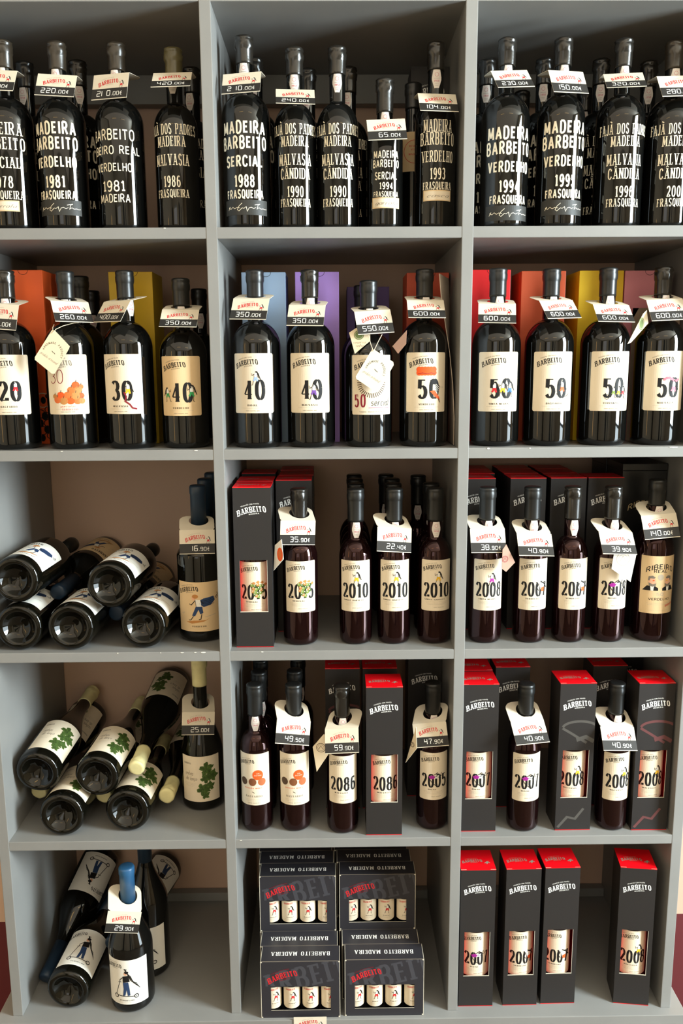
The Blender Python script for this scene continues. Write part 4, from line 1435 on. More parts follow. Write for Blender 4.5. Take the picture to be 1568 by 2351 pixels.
# cartons of the third row
def box_at(lb, px0, px1, py, Y, z, **kw):
    a, b = at(px0, py, Y), at(px1, py, Y)
    return gift_box(lb, (a.x + b.x) / 2, Y, z, **kw)
def boxed_bottle(lb, x, y, z, L, yw, key, yaw=0):
    q = Matrix.Rotation(yaw, 3, 'Z') @ Vector((0, .0345, 0))
    return bottle(lb, (x + q.x, y + q.y, z + .0015), 'slim', L, .1135, yw + yaw, CAPBLACK, None, WINEGLASS, None, None, .0315, .296, key=key)
Y = .022
x = (ax(543, 1485, Y) + ax(629, 1484, Y)) / 2
gift_box('charcoal gift box with a window showing the 2015 label, left end of the middle compartment', x, Y, ZS[2], 0)
boxed_bottle('bottle marked 2015 seen through the window of the gift box at the left end', x, Y, ZS[2], L_2015, -.02, 'b2015')
gift_box('charcoal gift box directly behind the windowed 2015 box', x - .001, Y + .08, ZS[2], 0, None, None)
gift_box('rearmost charcoal gift box in line with the windowed 2015 box', x - .004, Y + .20, ZS[2], 0, None, None)
x2 = ax(674, 1106, .115)
gift_box('charcoal gift box with red lid half hidden by the 2015 bottle', x2, .115, ZS[2], 0, None, None)
gift_box('charcoal gift box behind the one half hidden by the 2015 bottle', x2 + .002, .19, ZS[2], 0, None, None)
gift_box('rearmost charcoal gift box in line with the 2015 bottle', x2, .272, ZS[2], 0, None, None)
cols = []
for i, (a, b, w) in enumerate(((1058, 1136, 'column touching the divider'), (1172, 1255, 'column behind the carded orange breeches bottle'), (1265.5, 1347, 'column behind the bottle without a card'), (1355.5, 1437, 'column behind the bright white tag'))):
    Y = .118
    x = (ax(a, 1106, Y) + ax(b, 1106, Y)) / 2
    if i == 0:
        x = max(x, .2301 + .0358)
    if i == 3:
        x -= .0034
    gift_box('gift box with red lid on the third shelf, ' + w, x, Y, ZS[2], 0, None, None)
    cols.append((x, w))
for k, Y in enumerate((.192, .264)):
    for i, (x, w) in enumerate(cols[:3]):
        gift_box('red-lidded gift box in the %s rank, %s' % (('second', 'third')[k], w), x + .002 * (k + 1) + (.010 if i == 0 else 0), Y, ZS[2], 0, None, None, group='gift boxes in the back of the third shelf', logo_on=False)
def black_front(a):
    f = lambda p, q: (p - p * q * .004, 248 + q - .010 * p * p)
    a.text(GOLD, 'RIBEIRO', 0, 0, 11, 'geo', 62, 1, f)
    a.text(GOLD, 'REAL', 0, 240, 6.5, 'geo', 28)
    return a
xb = .5998
for k, Y in enumerate((.13, .232)):
    t = thing('presentation_box', ('black box with gold arched lettering behind the two-busts bottle', 'black box behind the gold-lettered black box at the right end')[k], 'box', (xb, Y, ZS[2]))
    bc = link('carton', box_mesh('carton', -.0440, .0440, 0, .095, 0, .318, BOXDARK, .0008), t)
    link('lid', box_mesh('lid', -.0446, .0446, -.0008, .0958, .3185, .332, BOXDARK, .0008), t)
    if k == 0:
        link('front_print', art_mesh('front_print', black_front(Art()), lambda x_, y_, h_: (x_, -h_, y_)), bc)

# standing and lying white-wine bottles at the left
def lying(label, base, dx, dz, roll, art, az, cap, key, rev=False, kind='burgundy', H=None, group=None, glass=GREENGLASS, seal=None):
    """bottle lying with its base (or, reversed, its neck) towards the viewer; base = centre of that end"""
    Hh = H or KIND[kind][1]
    dy = sqrt(max(.01, Hh * Hh - dx * dx - dz * dz))
    P = Vector(base)
    d = Vector((dx, dy, dz)).normalized()
    if rev:
        P = P + d * Hh
        d = -d
    up = Vector((sin(roll), 0, cos(roll)))
    fr_ = (up - d * up.dot(d)).normalized()
    yv = -fr_
    xv = yv.cross(d)
    M = Matrix((xv, yv, d)).transposed()
    bands = []
    return bottle(label, P, kind, art, az, 0, cap, None, glass, group, M, None, H, bands, key=key)
LCAPE = label_cape()
Y = .095
x = ax(465, 1440, Y)
BX['r3a'] = (x, Y, 'shouldered', .0445, .3015, ZS[2])
def neck_year():
    return Art().poly(PAPERTAN, [(-11, 6), (11, 6), (10, -1), (4, -6), (-4, -6), (-10, -1)], 0).text(INK, '2021', 0, -2, 4.5, 'didone', 12)
bottle('standing bottle with navy capsule and caped surfer label, under the 16.90€ card', (x, Y, ZS[2]), 'shouldered', LCAPE, .071, .02, CAPNAVY, None, GREENGLASS, None, None, None, .3015,
       [], key='cape')
for (yy, lb) in ((.19, 'navy-capped bottle directly behind the standing caped surfer bottle'), (.285, 'rearmost navy-capped bottle behind the standing caped surfer bottle')):
    bottle(lb, (-.2758, yy, ZS[2]), 'shouldered', None, 0, 0, CAPNAVY, None, GREENGLASS, 'navy-capped bottles behind the 16.90€ bottle', None, None, .3015)
RB = .0445
z3 = ZS[2] + RB + .0004
P = lambda px, py, Y: at(px, py, Y)
LCAPEW = label_cape()
for it in [i for i, q in enumerate(LCAPEW.items) if q[0] is PAPERTAN]:
    LCAPEW.items[it] = (PAPERWHITE,) + LCAPEW.items[it][1:]
PILE3 = [
    ((-.6068, .012, z3), .000, 0, -.1, 'lying bottle, leftmost of the three bases in the lower layer of the third shelf pile', False),
    ((-.5093, .0091, z3 + .0007), .0053, -.002, .15, 'lying bottle, middle of the three bases in the lower layer of the third shelf pile', False),
    ((-.3760, .0174, z3), .0250, 0, .25, 'lying bottle, rightmost of the three bases in the lower layer of the third shelf pile', False),
    ((-.6059, .0104, z3 + .0926), .0153, .0042, .32, 'lying bottle on top of the third shelf pile, white label bright, over the leftmost base', False),
    ((-.4368, .0249, z3 + .0764), .0203, .0033, .34, 'lying bottle on top of the third shelf pile, between the middle and rightmost base', False),
]
for i, (b, dx, dz, rl, lb, rv) in enumerate(PILE3):
    lying(lb, b, dx, dz, rl, LCAPEW, .071, CAPBLACK if i in (2, 3, 4) else CAPNAVY, 'capew', kind='shouldered')
q = P(132, 1363, .11)
lying('reversed lying bottle, navy capsule showing between the two layers of the third shelf pile', (-.5627, .1081, .8565), .0288, .017, .2, LCAPE, .071, CAPNAVY, 'cape', True, 'shouldered', .272)
lying('reversed lying bottle, navy capsule low between middle and rightmost bases, third shelf pile', (-.4473, .1006, z3), .0269, .0, .3, LCAPE, .071, CAPNAVY, 'cape', True, 'shouldered', .272)

# ================================================================== fourth row
z4 = ZS[3] + RB + .0004
LLEAF = label_leaf()
Y = .149
x = -.2950
BX['r4a'] = (x, Y, 'sloping', .0445, .3205, ZS[3])
bottle('standing bottle with cream wax top and vine leaf label, under the 25.00€ card', (x, Y, ZS[3]), 'sloping', LLEAF, .072, .03, CAPCREAM, None, GREENGLASS, None, None, None, .3205, key='leaf')
PILE4 = [
    ((-.5530, .016, z4), .011, .0, .25, 'lying bottle, front left of the bottom layer of the leaf-label pile', .3205),
    ((-.4275, .030, z4), .014, .0, .30, 'lying bottle, front right of the bottom layer of the leaf-label pile, leaf label up', .3205),
    ((-.6035, .040, z4 + .0780), .024, .042, .42, 'lying bottle on top of the leaf-label pile at the left, against the upright', .3205),
    ((-.4870, .040, z4 + .0690), .020, .022, .40, 'lying bottle on top of the leaf-label pile in the middle, broad leaf label up', .3205),
]
for (b, dx, dz, rl, lb, H) in PILE4:
    lying(lb, b, dx, dz, rl, LLEAF, .072, CAPCREAM, 'leaf', False, 'sloping', H)
REV4 = [((P(312, 1765, .06).x, .06, P(312, 1765, .06).z), .016, .058, .2, 'reversed lying bottle across the top of the leaf-label pile, its dark base high behind'),
        ((-.3606, .085, z4 + .001), .012, .004, .2, 'reversed lying bottle, cream wax top low beside the standing leaf label bottle'),
        ((-.6280, .105, z4 + .001), .034, .060, .3, 'reversed lying bottle, cream wax top peeking out under the top left leaf-label bottle'),
        ((-.4901, .090, z4 + .001), .016, .006, .2, 'reversed lying bottle, cream wax top peeking out between the two lower bases')]
for (b, dx, dz, rl, lb) in REV4:
    lying(lb, b, dx, dz, rl, LLEAF, .072, CAPCREAM, 'leaf', True, 'sloping', .3205 if b[1] < .08 else (.27 if b[1] > .1 else .285))

ROW4 = [
    ('r4b', 592, 1880, .056, label_bastardo, -.12, CAPBLACK, 'slim dark bottle with orange and brown discs, neck seal bare, no card'),
    ('r4c', 679, 1880, .055, label_bastardo, .0, CAPBLACK, 'slim dark bottle with orange and brown discs, wearing a price card'),
    ('r4d', 787, 1880, .045, lambda: label_half('2086', 'MALVASIA', None), .03, CAPWAX, 'slim dark bottle marked 2086 standing under the 59.90€ card'),
    ('r4f', 990, 1880, .055, lambda: label_half('2005', 'BOAL', dswim(MAGENTA)), .05, CAPBLACK, 'slim dark bottle marked 2005 beside the right divider, under the 47.90€ card'),
    ('r4g', 1198, 1880, .045, lambda: label_half('2007', 'BOAL', dswim(MAGENTA)), .06, CAPBLACK, 'slim dark bottle marked 2007 wearing a price card on the fourth shelf'),
    ('r4h', 1400, 1880, .045, lambda: label_half('2008', 'MALVASIA', dfig(YELLOW, 10, 6, 26)), .10, CAPBLACK, 'slim dark bottle marked 2008 wearing a price card on the fourth shelf, figure in yellow'),
]
for (k, px, py, Y, L, yw, cap, lb) in ROW4:
    x = ax(px, py, Y)
    BX[k] = (x, Y, 'slim', .0315, .299, ZS[3])
    w = L is label_bastardo
    bottle(lb, (x, Y, ZS[3]), 'slim', L, .112 if w else .1155, yw, cap, .08, WINEGLASS, None, None, .0315, .299, key='u' + k)
for (px, py, y, lb) in ((594, 1537, .125, 'dark bottle directly behind the left orange disc bottle'), (598, 1520, .195, 'dark bottle at the back behind the left orange disc bottle'), (676, 1524, .13, 'dark bottle directly behind the 49.50€ bottle'), (684, 1520, .20, 'dark bottle at the back behind the 49.50€ bottle')):
    p = at(px, py, y)
    x = p.x if px > 600 else max(p.x, -.2103 + .033)
    bottle(lb, (x, y, ZS[3]), 'slim', None, 0, 0, CAPBLACK, .5, WINEGLASS, 'dark bottles in the back of the fourth shelf', None, .0315, .299)
# charcoal cartons of the fourth row
def windowed(lb, lb2, pxl, pxr, py, Y, z, L, yw, key, ghost=None, yaw=0, xs=None):
    x = xs if xs is not None else (ax(pxl, py, Y) + ax(pxr, py, Y)) / 2
    gift_box(lb, x, Y, z, yaw, ghost)
    boxed_bottle(lb2, x, Y, z, L, yw, key, yaw)
    return x
L2086 = label_half('2086', 'MALVASIA', None)
L2007B = label_half('2007', 'BOAL', dswim(MAGENTA))
L2008 = label_half('2008', 'MALVASIA', dfig(YELLOW, 10, 6, 26))
L2007V = label_half('2007', 'VERDELHO', dfall(ORANGE))
xm = windowed('charcoal gift box with a window showing 208, bright red lid, beside the 2086 bottle', 'bottle marked 2086 seen through the window of the gift box on the fourth shelf', 841, 922.5, 1917, .011, ZS[3], L2086, .12, 'w2086')
gift_box('charcoal gift box with red lid behind the 2086 bottle', ax(786, 1543, .112), .112, ZS[3], 0, BOXWINE, None)
gift_box('charcoal gift box with red lid directly behind the windowed 208 box', ax(872, 1543, .112), .112, ZS[3], 0, None, None)
gift_box('dark carton with dim lettering behind the 2005 bottle', min(ax(992, 1530, .16), .2099 - .036), .16, ZS[3], 0, None, None, lid=BOXDARK)
xw = [windowed('charcoal gift box with a 2007 window beside the divider on the fourth shelf', 'bottle marked 2007 seen through the window of the left box on the fourth shelf', 1060, 1141.5, 1909, .020, ZS[3], L2007B, .0, 'w1', None, 0, .2301 + .0362),
      windowed('charcoal gift box with a window showing 2008, standing between the two 40.90€ bottles', 'bottle marked 2008 seen through the window of the box between the 40.90€ bottles', 1275, 1352.5, 1906, .021, ZS[3], L2008, -.12, 'w2', BOXGHOST, .01),
      windowed('charcoal gift box with maroon pattern and a 2008 window, right end of the fourth shelf', 'bottle marked 2008 seen through the window of the rightmost box on the fourth shelf', 1449, 1529, 1906, .018, ZS[3], L2008, .04, 'w3', BOXWINE, .0)]
gift_box('red-lidded gift box directly behind the left 2007 window box', xw[0] + .001, .0955, ZS[3], 0, None, None)
gift_box('charcoal gift box with red lid behind the carded 2007 bottle of the fourth shelf', ax(1178, 1540, .112), .112, ZS[3], 0, None, None)
gift_box('charcoal gift box with red lid behind the yellow figure bottle of the fourth shelf', ax(1402, 1536, .114), .114, ZS[3], 0, None, None)
gift_box('red-lidded gift box behind the maroon patterned box at the right end', xw[2] - .002, .1875, ZS[3], 0, None, None)

# ================================================================== bottom row
z5 = RB + .0010
LSC = label_scooter()
x = -.4390
BX['r5a'] = (x, .0455, 'burgundy', .0445, .3024, ZS[4])
bottle('standing bottle with bright blue capsule and scooter label, under the 29.90€ card', (x, .0455, ZS[4]), 'burgundy', LSC, .072, -.04, CAPBLUE, None, GLASS, None, None, None, .3024, key='scoot')
x = ax(346, 2230, .14)
bottle('tall standing bottle on the bottom shelf whose dark blue capsule reaches above the opening', (x, .14, ZS[4]), 'burgundy', LSC, .072, .02, CAPNAVY, None, GLASS, None, None, None, .335, key='scoot')
LSCY = label_scooter()
lying('lying bottle on the bottom shelf, base to the front, scooter label up', (-.5640, .013, z5), .022, .018, .30, LSCY, .072, CAPNAVY, 'scoot')
lying('reversed leaning bottle at the left of the bottom shelf, dark blue capsule low in front', (-.6330, .080, .018), .052, .112, .45, LSC, .072, CAPNAVY, 'scoot', True)
lying('reversed lying bottle at the back of the bottom shelf, partly behind the tall standing one', (-.4980, .108, .078), .064, .010, .75, LSC, .072, CAPNAVY, 'scoot', True, 'burgundy', .275)

for (lb, lb2, pl, pr, py, Y, L, yw, key, yaw, xs) in (
    ('charcoal gift box on the bottom shelf beside the divider, window showing 2007', 'bottle marked 2007 in the window of the bottom shelf box beside the divider', 1056, 1133.6, 2308.6, .0108, L2007B, .03, 'x1', .0, .2301 + .0385),
    ('charcoal gift box on the bottom shelf, second from the divider, window showing 2007', 'boxed bottle marked 2007 in the second windowed box of the bottom shelf', 1152, 1233, 2305.5, .012, L2007V, .10, 'x2', .01, None),
    ('charcoal gift box on the bottom shelf, third from the divider, beside the empty gap', 'boxed bottle marked 2007 in the third windowed box of the bottom shelf', 1239.5, 1319, 2302.7, .015, L2007V, -.16, 'x3', .01, None),
    ('charcoal gift box standing apart at the right end of the bottom shelf, window showing 2008', 'bottle marked 2008 in the window of the lone box at the right end', 1408, 1487, 2307, .010, L2008, .0, 'x4', -.13, None)):
    windowed(lb, lb2, pl, pr, py, Y, ZS[4], L, yw, key, None, yaw, xs)

# four-bottle miniature packs, two stacks
MW, MD, MH = .158, .0446, .127
def mini_pack(label, x, y, z, M=MINIBLACK, group=None, window=True):
    t = thing('miniature_pack', label, 'box', (x, y, z), group)
    def build():
        w, d, h, th = MW / 2, MD, MH, .0006
        wx0, wx1, wz0, wz1 = -.0595, .0605, .0175, .0700
        V, F, fm = [], [], []
        def quad(p, k):
            i = len(V)
            V.extend(p)
            F.append((i, i + 1, i + 2, i + 3))
            fm.append(k)
        for yy in (0, th):
            for (a, b, c, e) in ((-w, w, 0, wz0), (-w, w, wz1, h), (-w, wx0, wz0, wz1), (wx1, w, wz0, wz1)):
                quad([(a, yy, c), (b, yy, c), (b, yy, e), (a, yy, e)], 0)
        quad([(-w, 0, 0), (-w, d, 0), (-w, d, h), (-w, 0, h)], 0)
        quad([(w, 0, 0), (w, d, 0), (w, d, h), (w, 0, h)], 0)
        quad([(-w, d, 0), (w, d, 0), (w, d, h), (-w, d, h)], 0)
        quad([(-w, 0, 0), (w, 0, 0), (w, d, 0), (-w, d, 0)], 0)
        quad([(-w, 0, h), (w, 0, h), (w, d, h), (-w, d, h)], 0)
        a = Art()
        # oversized pale lettering printed across the upper part of the front
        def gf(p, q):
            t_ = .24
            return (14 + p * cos(t_) - q * sin(t_), 70 + p * sin(t_) + q * cos(t_))
        qs, _ = text_quads('BARBEITO', 46, 'slab', 240)
        for q in qs:
            c = [gf(*pq) for pq in q]
            c = clipx(clipx(c, -78, 1), 78, -1)
            c = [(b_, a_) for a_, b_ in c]
            c = clipx(clipx(c, 71.5, 1), 126, -1) if len(c) > 2 else []
            c = [(b_, a_) for a_, b_ in c]
            if len(c) > 2:
                a.items.append((MINIGHOST, c, 1))
        logo(a, -34, 90, 58, RED, DRED, 2, .32)
        a.rect(RAWEDGE, -59.5, 16.6, 60.5, 17.5, 1)
        for sx in (-1, 1):
            a.rect(RAWEDGE, sx * 79 - .5, 0, sx * 79 + .5, 127, 1)
            for yy in (1.5, 125.5):
                a.ell(RAWEDGE, sx * 77.6, yy, 1.8, 1.5, 2, 8)
        a.rect(GREYINK, -79, 126.3, 79, 127, 1)
        me = art_mesh('carton', a, lambda x_, y_, h_: (x_, -h_, y_))
        b2 = Art().text(WHITEINK, 'BARBEITO MADEIRA', 0, -5, 11, 'caps', 118, 1)
        b2.rect(GREYINK, -79, 21.4, 79, 22.2, 1)
        for sx in (-1, 1):
            b2.rect(RAWEDGE, sx * 78.6 - .4, -22, sx * 78.6 + .4, 22, 1)
        top = art_mesh('top', b2, lambda x_, y_, h_: (-x_, MD / 2 - y_, MH + h_))
        bm = bmesh.new()
        bm.from_mesh(me)
        nb = len(me.materials)
        n0 = len(bm.faces)
        bm.from_mesh(top)
        bm.faces.ensure_lookup_table()
        for f_ in bm.faces[n0:]:
            f_.material_index += nb
        for m_ in top.materials:
            me.materials.append(m_)
        me.materials.append(M)
        base = len(me.materials) - 1
        vs_ = [bm.verts.new(p) for p in V]
        for q_, k in zip(F, fm):
            bm.faces.new([vs_[i] for i in q_]).material_index = base
        bm.to_mesh(me)
        bm.free()
        return me
    link('carton', cached('mini', build), t)
    return t

def mini_bottle(label, x, y, z, yw, group):
    t = thing('miniature_bottle', label, 'bottle', (x, y, z), group)
    def body():
        R = .0168
        return lathe_mesh('glass_body', [(0, .0005), (R * .9, 0), (R, .002), (R, .066), (R * .9, .073), (.008, .082), (.0065, .088), (.0065, .104), (0, .105)], GLASS, 32)
    link('glass_body', cached('mb', body), t)
    link('cap', cached('mcap', lambda: lathe_mesh('cap', [(.0069, .094), (.0074, .0945), (.0074, .1075), (.006, .109), (0, .109)], BOXRED, 20)), t)
    link('label', cached(('ml', yw), lambda: art_mesh('label', label_mini(), on_cyl(.0170, .0415, yw), 2.5)), t)
    return t

side = ('left', 'right')
for s, (px, py, yf) in enumerate(((691, 2336, -.0135), (882, 2328.5, -.0110))):
    x = atz(px, py, 0).x
    rows = ((0, 0, 'front miniature pack at the bottom of the %s stack'), (0, 1, 'second miniature pack on the floor of the %s stack, only its lettered top showing'),
            (0, 2, 'third miniature pack on the floor of the %s stack, under the upper packs'), (0, 3, 'fourth miniature pack on the floor of the %s stack, under the upper packs'), (0, 4, 'rear miniature pack on the floor of the %s stack'),
            (1, 2, 'front miniature pack on top of the %s stack'), (1, 3, 'second miniature pack on top of the %s stack, only its lettered top showing'), (1, 4, 'third miniature pack on top of the %s stack, its lettered top in shadow'))
    for (lv, k, lb) in rows:
        xx = x + (-.004 * k * (1 if s == 0 else 1.3)) + (.001 if lv else 0)
        yy, zz = yf + k * (MD + .0004), ZS[4] + lv * (MH + .0006)
        mini_pack(lb % side[s], xx, yy, zz)
        if (lv, k) in ((0, 0), (1, 2)):
            for j, mx_ in enumerate((-.0565, -.0185, .0195, .0575)):
                mini_bottle('%s miniature bottle behind the window of the %s pack of the %s stack' % (('leftmost', 'second', 'third', 'rightmost')[j], ('bottom front', 'top front')[lv], side[s]),
                            xx + mx_, yy + .0195, zz + .0010, (.35, .1, .0, .15)[j], 'miniature bottles in the packs')

# ================================================================== price cards
CARDS = {
'r1a':(-0.0027,1.7946,0.029,0.548,-0.047,'230.00€','price card at the left edge of the picture on the top shelf, ending in 0€'),
'r1b':(0.0062,1.7872,0.036,0.490,-0.057,'220.00€','price card marked 220.00€ on the leftmost signature band bottle'),
'r1c':(0.0032,1.7880,-0.247,0.306,-0.003,'21 0.00€','price card marked 21 0.00€ on the bottle with thin round lettering'),
'r1d':(0.0036,1.7897,-0.030,0.796,0.041,'420.00€','price card marked 420.00€ on the olive-topped bottle'),
'r1e':(0.0012,1.7890,-0.125,0.557,0.049,'2 10.00€','price card marked 2 10.00€ on the signature band bottle of the middle compartment'),
'r1f':(-0.0003,1.7625,0.076,0.792,-0.016,'240.00€','price card marked 240.00€, lowest hanging on the two equal 1990 bottles'),
'r1h':(-0.0002,1.7114,0.005,0.556,0.050,'65.00€','price card marked 65.00€ on the short bottle'),
'r1i':(-0.0037,1.7548,0.091,0.674,-0.013,'104.00€','price card marked 104.00€ in front of the dark top shelf carton'),
'r1j':(-0.0052,1.7918,0.123,0.690,0.107,'230.00€','price card marked 230.00€ on the top shelf bottle beside the right divider'),
'r1k':(-0.0085,1.7904,0.230,0.476,0.031,'150.00€','price card marked 150.00€ on the second bottle of the right top compartment'),
'r1l':(-0.0055,1.7870,-0.101,0.801,0.015,'320.00€','price card marked 320.00€ on the third bottle of the right top compartment'),
'r1m':(-0.0080,1.7825,0.048,0.538,0.054,'280.00€','price card marked 280.00€ cut by the right edge of the picture'),
'r2a':(0.0025,1.4076,-0.111,0.236,-0.082,'250.00€','price card on the big 20 bottle at the left edge of the second shelf'),
'r2b':(-0.0012,1.4113,0.560,0.639,-0.014,'260.00€','price card marked 260.00€ on the pumpkin label bottle'),
'r2c':(0.0052,1.4114,-0.550,0.629,-0.010,'400.00€','price card marked 400.00€ turned to the left on the big 30 bottle'),
'r2d':(0.0031,1.3962,0.006,0.804,-0.025,'350.00€','price card marked 350.00€ on the tan 40 bottle in the left compartment'),
'r2e':(-0.0008,1.4146,-0.143,0.609,-0.033,'350.00€','price card marked 350.00€ on the bottle in front of the pale blue box'),
'r2f':(-0.0012,1.4026,-0.111,0.632,-0.025,'350.00€','price card marked 350.00€ on the bottle in front of the lilac box'),
'r2g':(0.0019,1.3925,0.146,0.469,0.075,'550.00€','price card marked 550.00€ above two hanging tags'),
'r2h':(-0.0023,1.4101,0.034,0.786,-0.015,'600.00€','price card marked 600.00€ beside the bent card sheet'),
'r2i':(-0.0030,1.4034,-0.105,0.701,-0.038,'600.00€','price card marked 600.00€ in front of the bright red box'),
'r2j':(-0.0038,1.4087,0.224,0.769,0.048,'600.00€','price card marked 600.00€ in front of the brick orange box'),
'r2k':(-0.0035,1.4005,0.075,0.813,-0.033,'600.00€','price card marked 600.00€ in front of the golden yellow box'),
'r2l':(-0.0070,1.4096,0.015,0.593,0.053,'600.00€','price card marked 600.00€ in front of the dusty pink box'),
'r3a':(-0.0038,0.9904,0.160,0.247,-0.02,'16.90€','price card marked 16.90€ on the caped surfer bottle'),
'r3b':(-0.0065,1.0121,0.200,0.060,-0.052,'35.90€','price card marked 35.90€ on the free standing bottle with green grapes'),
'r3d':(-0.0066,0.9975,0.200,0.293,-0.102,'22.40€','price card marked 22.40€ on the middle one of three equal bottles'),
'r3f':(-0.0056,0.9936,0.064,0.422,-0.016,'38.90€','price card marked 38.90€ on the third shelf bottle beside the right divider'),
'r3g':(-0.0036,0.9837,0.068,0.656,-0.045,'40.90€','price card marked 40.90€ on the third shelf'),
'r3i':(-0.0052,0.9852,0.132,0.674,-0.062,'39.90€','price card marked 39.90€ above the bright white tag'),
'r3j':(-0.0045,1.0176,-0.030,0.398,0.091,'140.00€','price card marked 140.00€ on the two-busts bottle'),
'r4a':(-0.0041,0.5974,0.160,0.312,-0.06,'25.00€','price card marked 25.00€ on the standing leaf label bottle'),
'r4c':(-0.0041,0.6196,0.200,0.440,-0.164,'49.50€','price card marked 49.50€ on the bottle with orange and brown discs'),
'r4d':(0.0050,0.6054,-0.250,0.540,0.138,'59.90€','price card marked 59.90€ beside the tag with the round emblem'),
'r4f':(-0.0035,0.6102,-0.250,0.256,0.172,'47.90€','price card marked 47.90€ beside the tag seen edge-on'),
'r4g':(-0.0052,0.6177,0.093,0.805,0.049,'40.90€','price card marked 40.90€ on the fourth shelf, magenta figure on its bottle'),
'r4h':(-0.0068,0.6040,0.057,0.648,-0.041,'40.90€','price card marked 40.90€ on the fourth shelf, yellow figure on its bottle'),
'r5a':(-0.0060,0.2218,0.220,0.046,-0.20,'29.90€','price card marked 29.90€ on the blue-capped scooter bottle'),
}
PHI = {'1': .10, '2': .22, '3': .36, '4': .40, '5': .50}
for k, (s, z, ps, be, ro, price, lb) in CARDS.items():
    x, y, kd, Rb, Hb, zb = BX[k]
    price_card(lb, x, y, s, z, ps, be, ro, price, PHI[k[1]], 52 if k[1] != '5' else 56, .026, (kd, Rb, Hb, zb))
# the card lying over the front edge of the base under the left miniature stack
zt = at(712, 2335, -.0216).z
t = thing('price_card', 'price card fixed to the front edge of the base, cut by the picture bottom', 'price card', (ax(712, 2335, -.0216), -.0216, zt))
a = Art().rect(CARD, -33, -46, 33, 0, 0)
logo(a, -3, -15, 36, RED, FAINT, 1)
emblem(a, 20.5, -18, 14)
link('card_panel', slab('card_panel', [(-33, -46), (33, -46), (33, 0), (-33, 0)], a, on_plane((0, 0, 0), (1, 0, 0), (0, 0, 1), (0, -1, 0))), t)
link('price_strip', art_mesh('price_strip', Art().rect(STRIP, -33, -44.7, 33, -27, 2), on_plane((0, 0, 0), (1, 0, 0), (0, 0, 1), (0, -1, 0))), t)

# ================================================================== hand-made tags and seals on strings
def handmade(rot, s=1.0):
    def d(a):
        c, n = 0, 'HANDMADE PRODUCT'
        R = 15 * s
        for i, ch in enumerate(n):
            t = rad(165 - i * 12.5) + rot
            _, qs = glyph_quads(ch, STY['small'])
            for q in qs:
                pts = []
                for (u, v) in q:
                    u2, v2 = (u - .3) * 3.0 * s, R + v * 3.4 * s
                    a_ = t - pi / 2
                    pts.append((u2 * cos(a_) - v2 * sin(a_), u2 * sin(a_) + v2 * cos(a_)))
                a.items.append((INK, pts, 1))
        a.line(INK, [(-1, 3), (1, 0), (3, -1), (4, -3)], .9)
        qs, _ = text_quads('produto artesanal', 5.5 * s, 'script', 34 * s)
        for q in qs:
            pts = [(u * cos(rot - .5) - (v - 14 * s) * sin(rot - .5), u * sin(rot - .5) + (v - 14 * s) * cos(rot - .5)) for u, v in q]
            a.items.append((GREYINK, pts, 1))
    return d
def seal_mark(cx, cy, rx, ry, col=SEALGREEN, words='reserva'):
    def d(a):
        a.ell(col, cx, cy, rx, ry, 1, 20)
        a.line(TAGTAN, arc(cx, cy, rx * .8, ry * .8, 0, 360, 20), .5, 2)
        if words:
            a.text(GREYINK, words, cx, cy - ry - 7, 5, 'script', 22)
        if words:
            a.text(GREYINK, 'velha', cx, cy - ry - 13, 5, 'script', 14)
    return d
def ring_mark(cx, cy, r, col):
    return lambda a: (a.line(col, arc(cx, cy, r, r, 0, 360, 20), 1.0), a.line(col, [(cx - r * .5, cy - r * .4), (cx, cy + r * .5), (cx + r * .4, cy - r * .3)], .8), a.line(col, arc(cx, cy, r * .7, r * .7, 0, 360, 16), .5))
def quad_px(cs, Y):
    Y = Y if isinstance(Y, (list, tuple)) else [Y] * len(cs)
    return [at(px, py, y) for (px, py), y in zip(cs, Y)]
hang_tag('cream handmade product tag on a cord, hanging left of the pumpkin label', quad_px([(119, 758), (125, 758), (160, 795), (158, 801), (125, 858), (119, 858), (80, 826), (80, 820)], .004), TAGTAN, handmade(-.15),
         [[at(121, 765, .002), at(128, 756, .004), at(145, 748, .012), at(168, 742, .03), at(180, 741, .045)], [at(121, 763, .005), at(121, 752, .02), at(124, 745, .04)]])
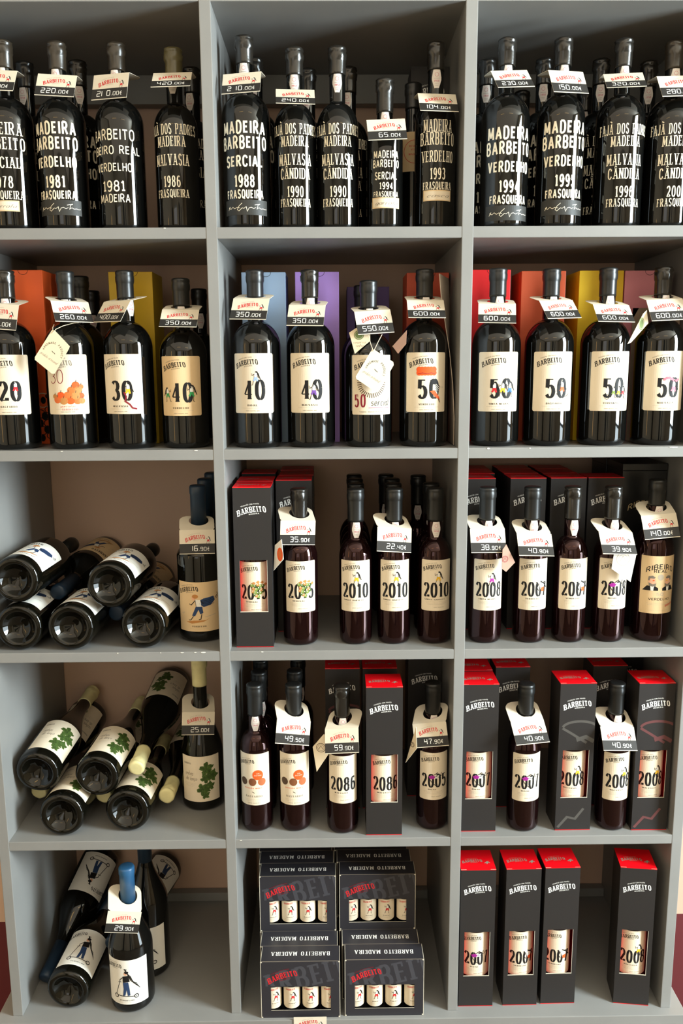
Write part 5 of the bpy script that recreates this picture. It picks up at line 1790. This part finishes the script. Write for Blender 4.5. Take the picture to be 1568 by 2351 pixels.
hang_tag('white handmade product tag hanging in front of the red 50 label', quad_px([(854, 802), (860, 803), (903, 831), (904, 838), (870, 899), (864, 901), (818, 870), (817, 864)], .004), CARD, handmade(-.1),
         [[at(857, 806, .002), at(851, 790, .004), at(846, 770, .014)], [at(858, 806, .002), at(868, 785, .005), at(877, 768, .014)]])
hang_tag('cream tag with green oval seal under the 550.00€ card', quad_px([(801.5, 764), (818, 752), (850, 766), (850, 782), (814.5, 812)], [.027, .027, .024, .018, .013]), TAGTAN, seal_mark(-2, 5, 9, 9))
hang_tag('cream tag with green oval seal leaning left of the pink figure bottle', quad_px([(1476, 720), (1486, 712), (1487, 742), (1450, 786), (1441, 790)], [.020, .020, .025, .012, .010]), TAGTAN, seal_mark(4, 5, 6, 11, SEALGREEN, ''))
hang_tag('grey-beige tag edge behind the left shoulder of the orange blooms bottle', quad_px([(900.6, 795), (934, 758), (932, 790), (914, 812)], [.030, .020, .022, .030]), TAGBROWN)
hang_tag('white tag with an orange ring beside the 35.90€ card', quad_px([(646, 1238), (631, 1252), (628, 1310), (651, 1284)], [.020, .030, .030, .016]), PAPERWHITE, lambda a: (a.ell(ORANGE, 4, -1, 7, 13, 1, 18), a.ell(PUMP, 4, -1, 4, 8, 2, 16)))
hang_tag('brownish tag showing its back right of the 38.90€ card', quad_px([(1153, 1262), (1163, 1250), (1182, 1291), (1162, 1313), (1153, 1306)], [.012, .012, .020, .014, .010]), TAGBROWN, ring_mark(-3, 1, 6, DRED))
hang_tag('bright white tag with a drawn ring below the 39.90€ card', quad_px([(1411, 1262), (1462, 1268), (1447.5, 1336), (1404, 1306)], .017), PAPERWHITE, ring_mark(-1, 8, 12, FAINT))
hang_tag('cream tag with a round emblem left of the 59.90€ card', quad_px([(743, 1686), (718, 1714.5), (727, 1772), (754, 1732), (754, 1690)], [.023, .028, .025, .021, .023]), TAGTAN, ring_mark(-2, 2, 9, DBROWN))
hang_tag('narrow cream tag seen edge-on left of the 47.90€ card', quad_px([(955, 1669), (931, 1751), (957, 1718)], [.014, .030, .010]), TAGTAN, ring_mark(-1, 3, 5, DBROWN))
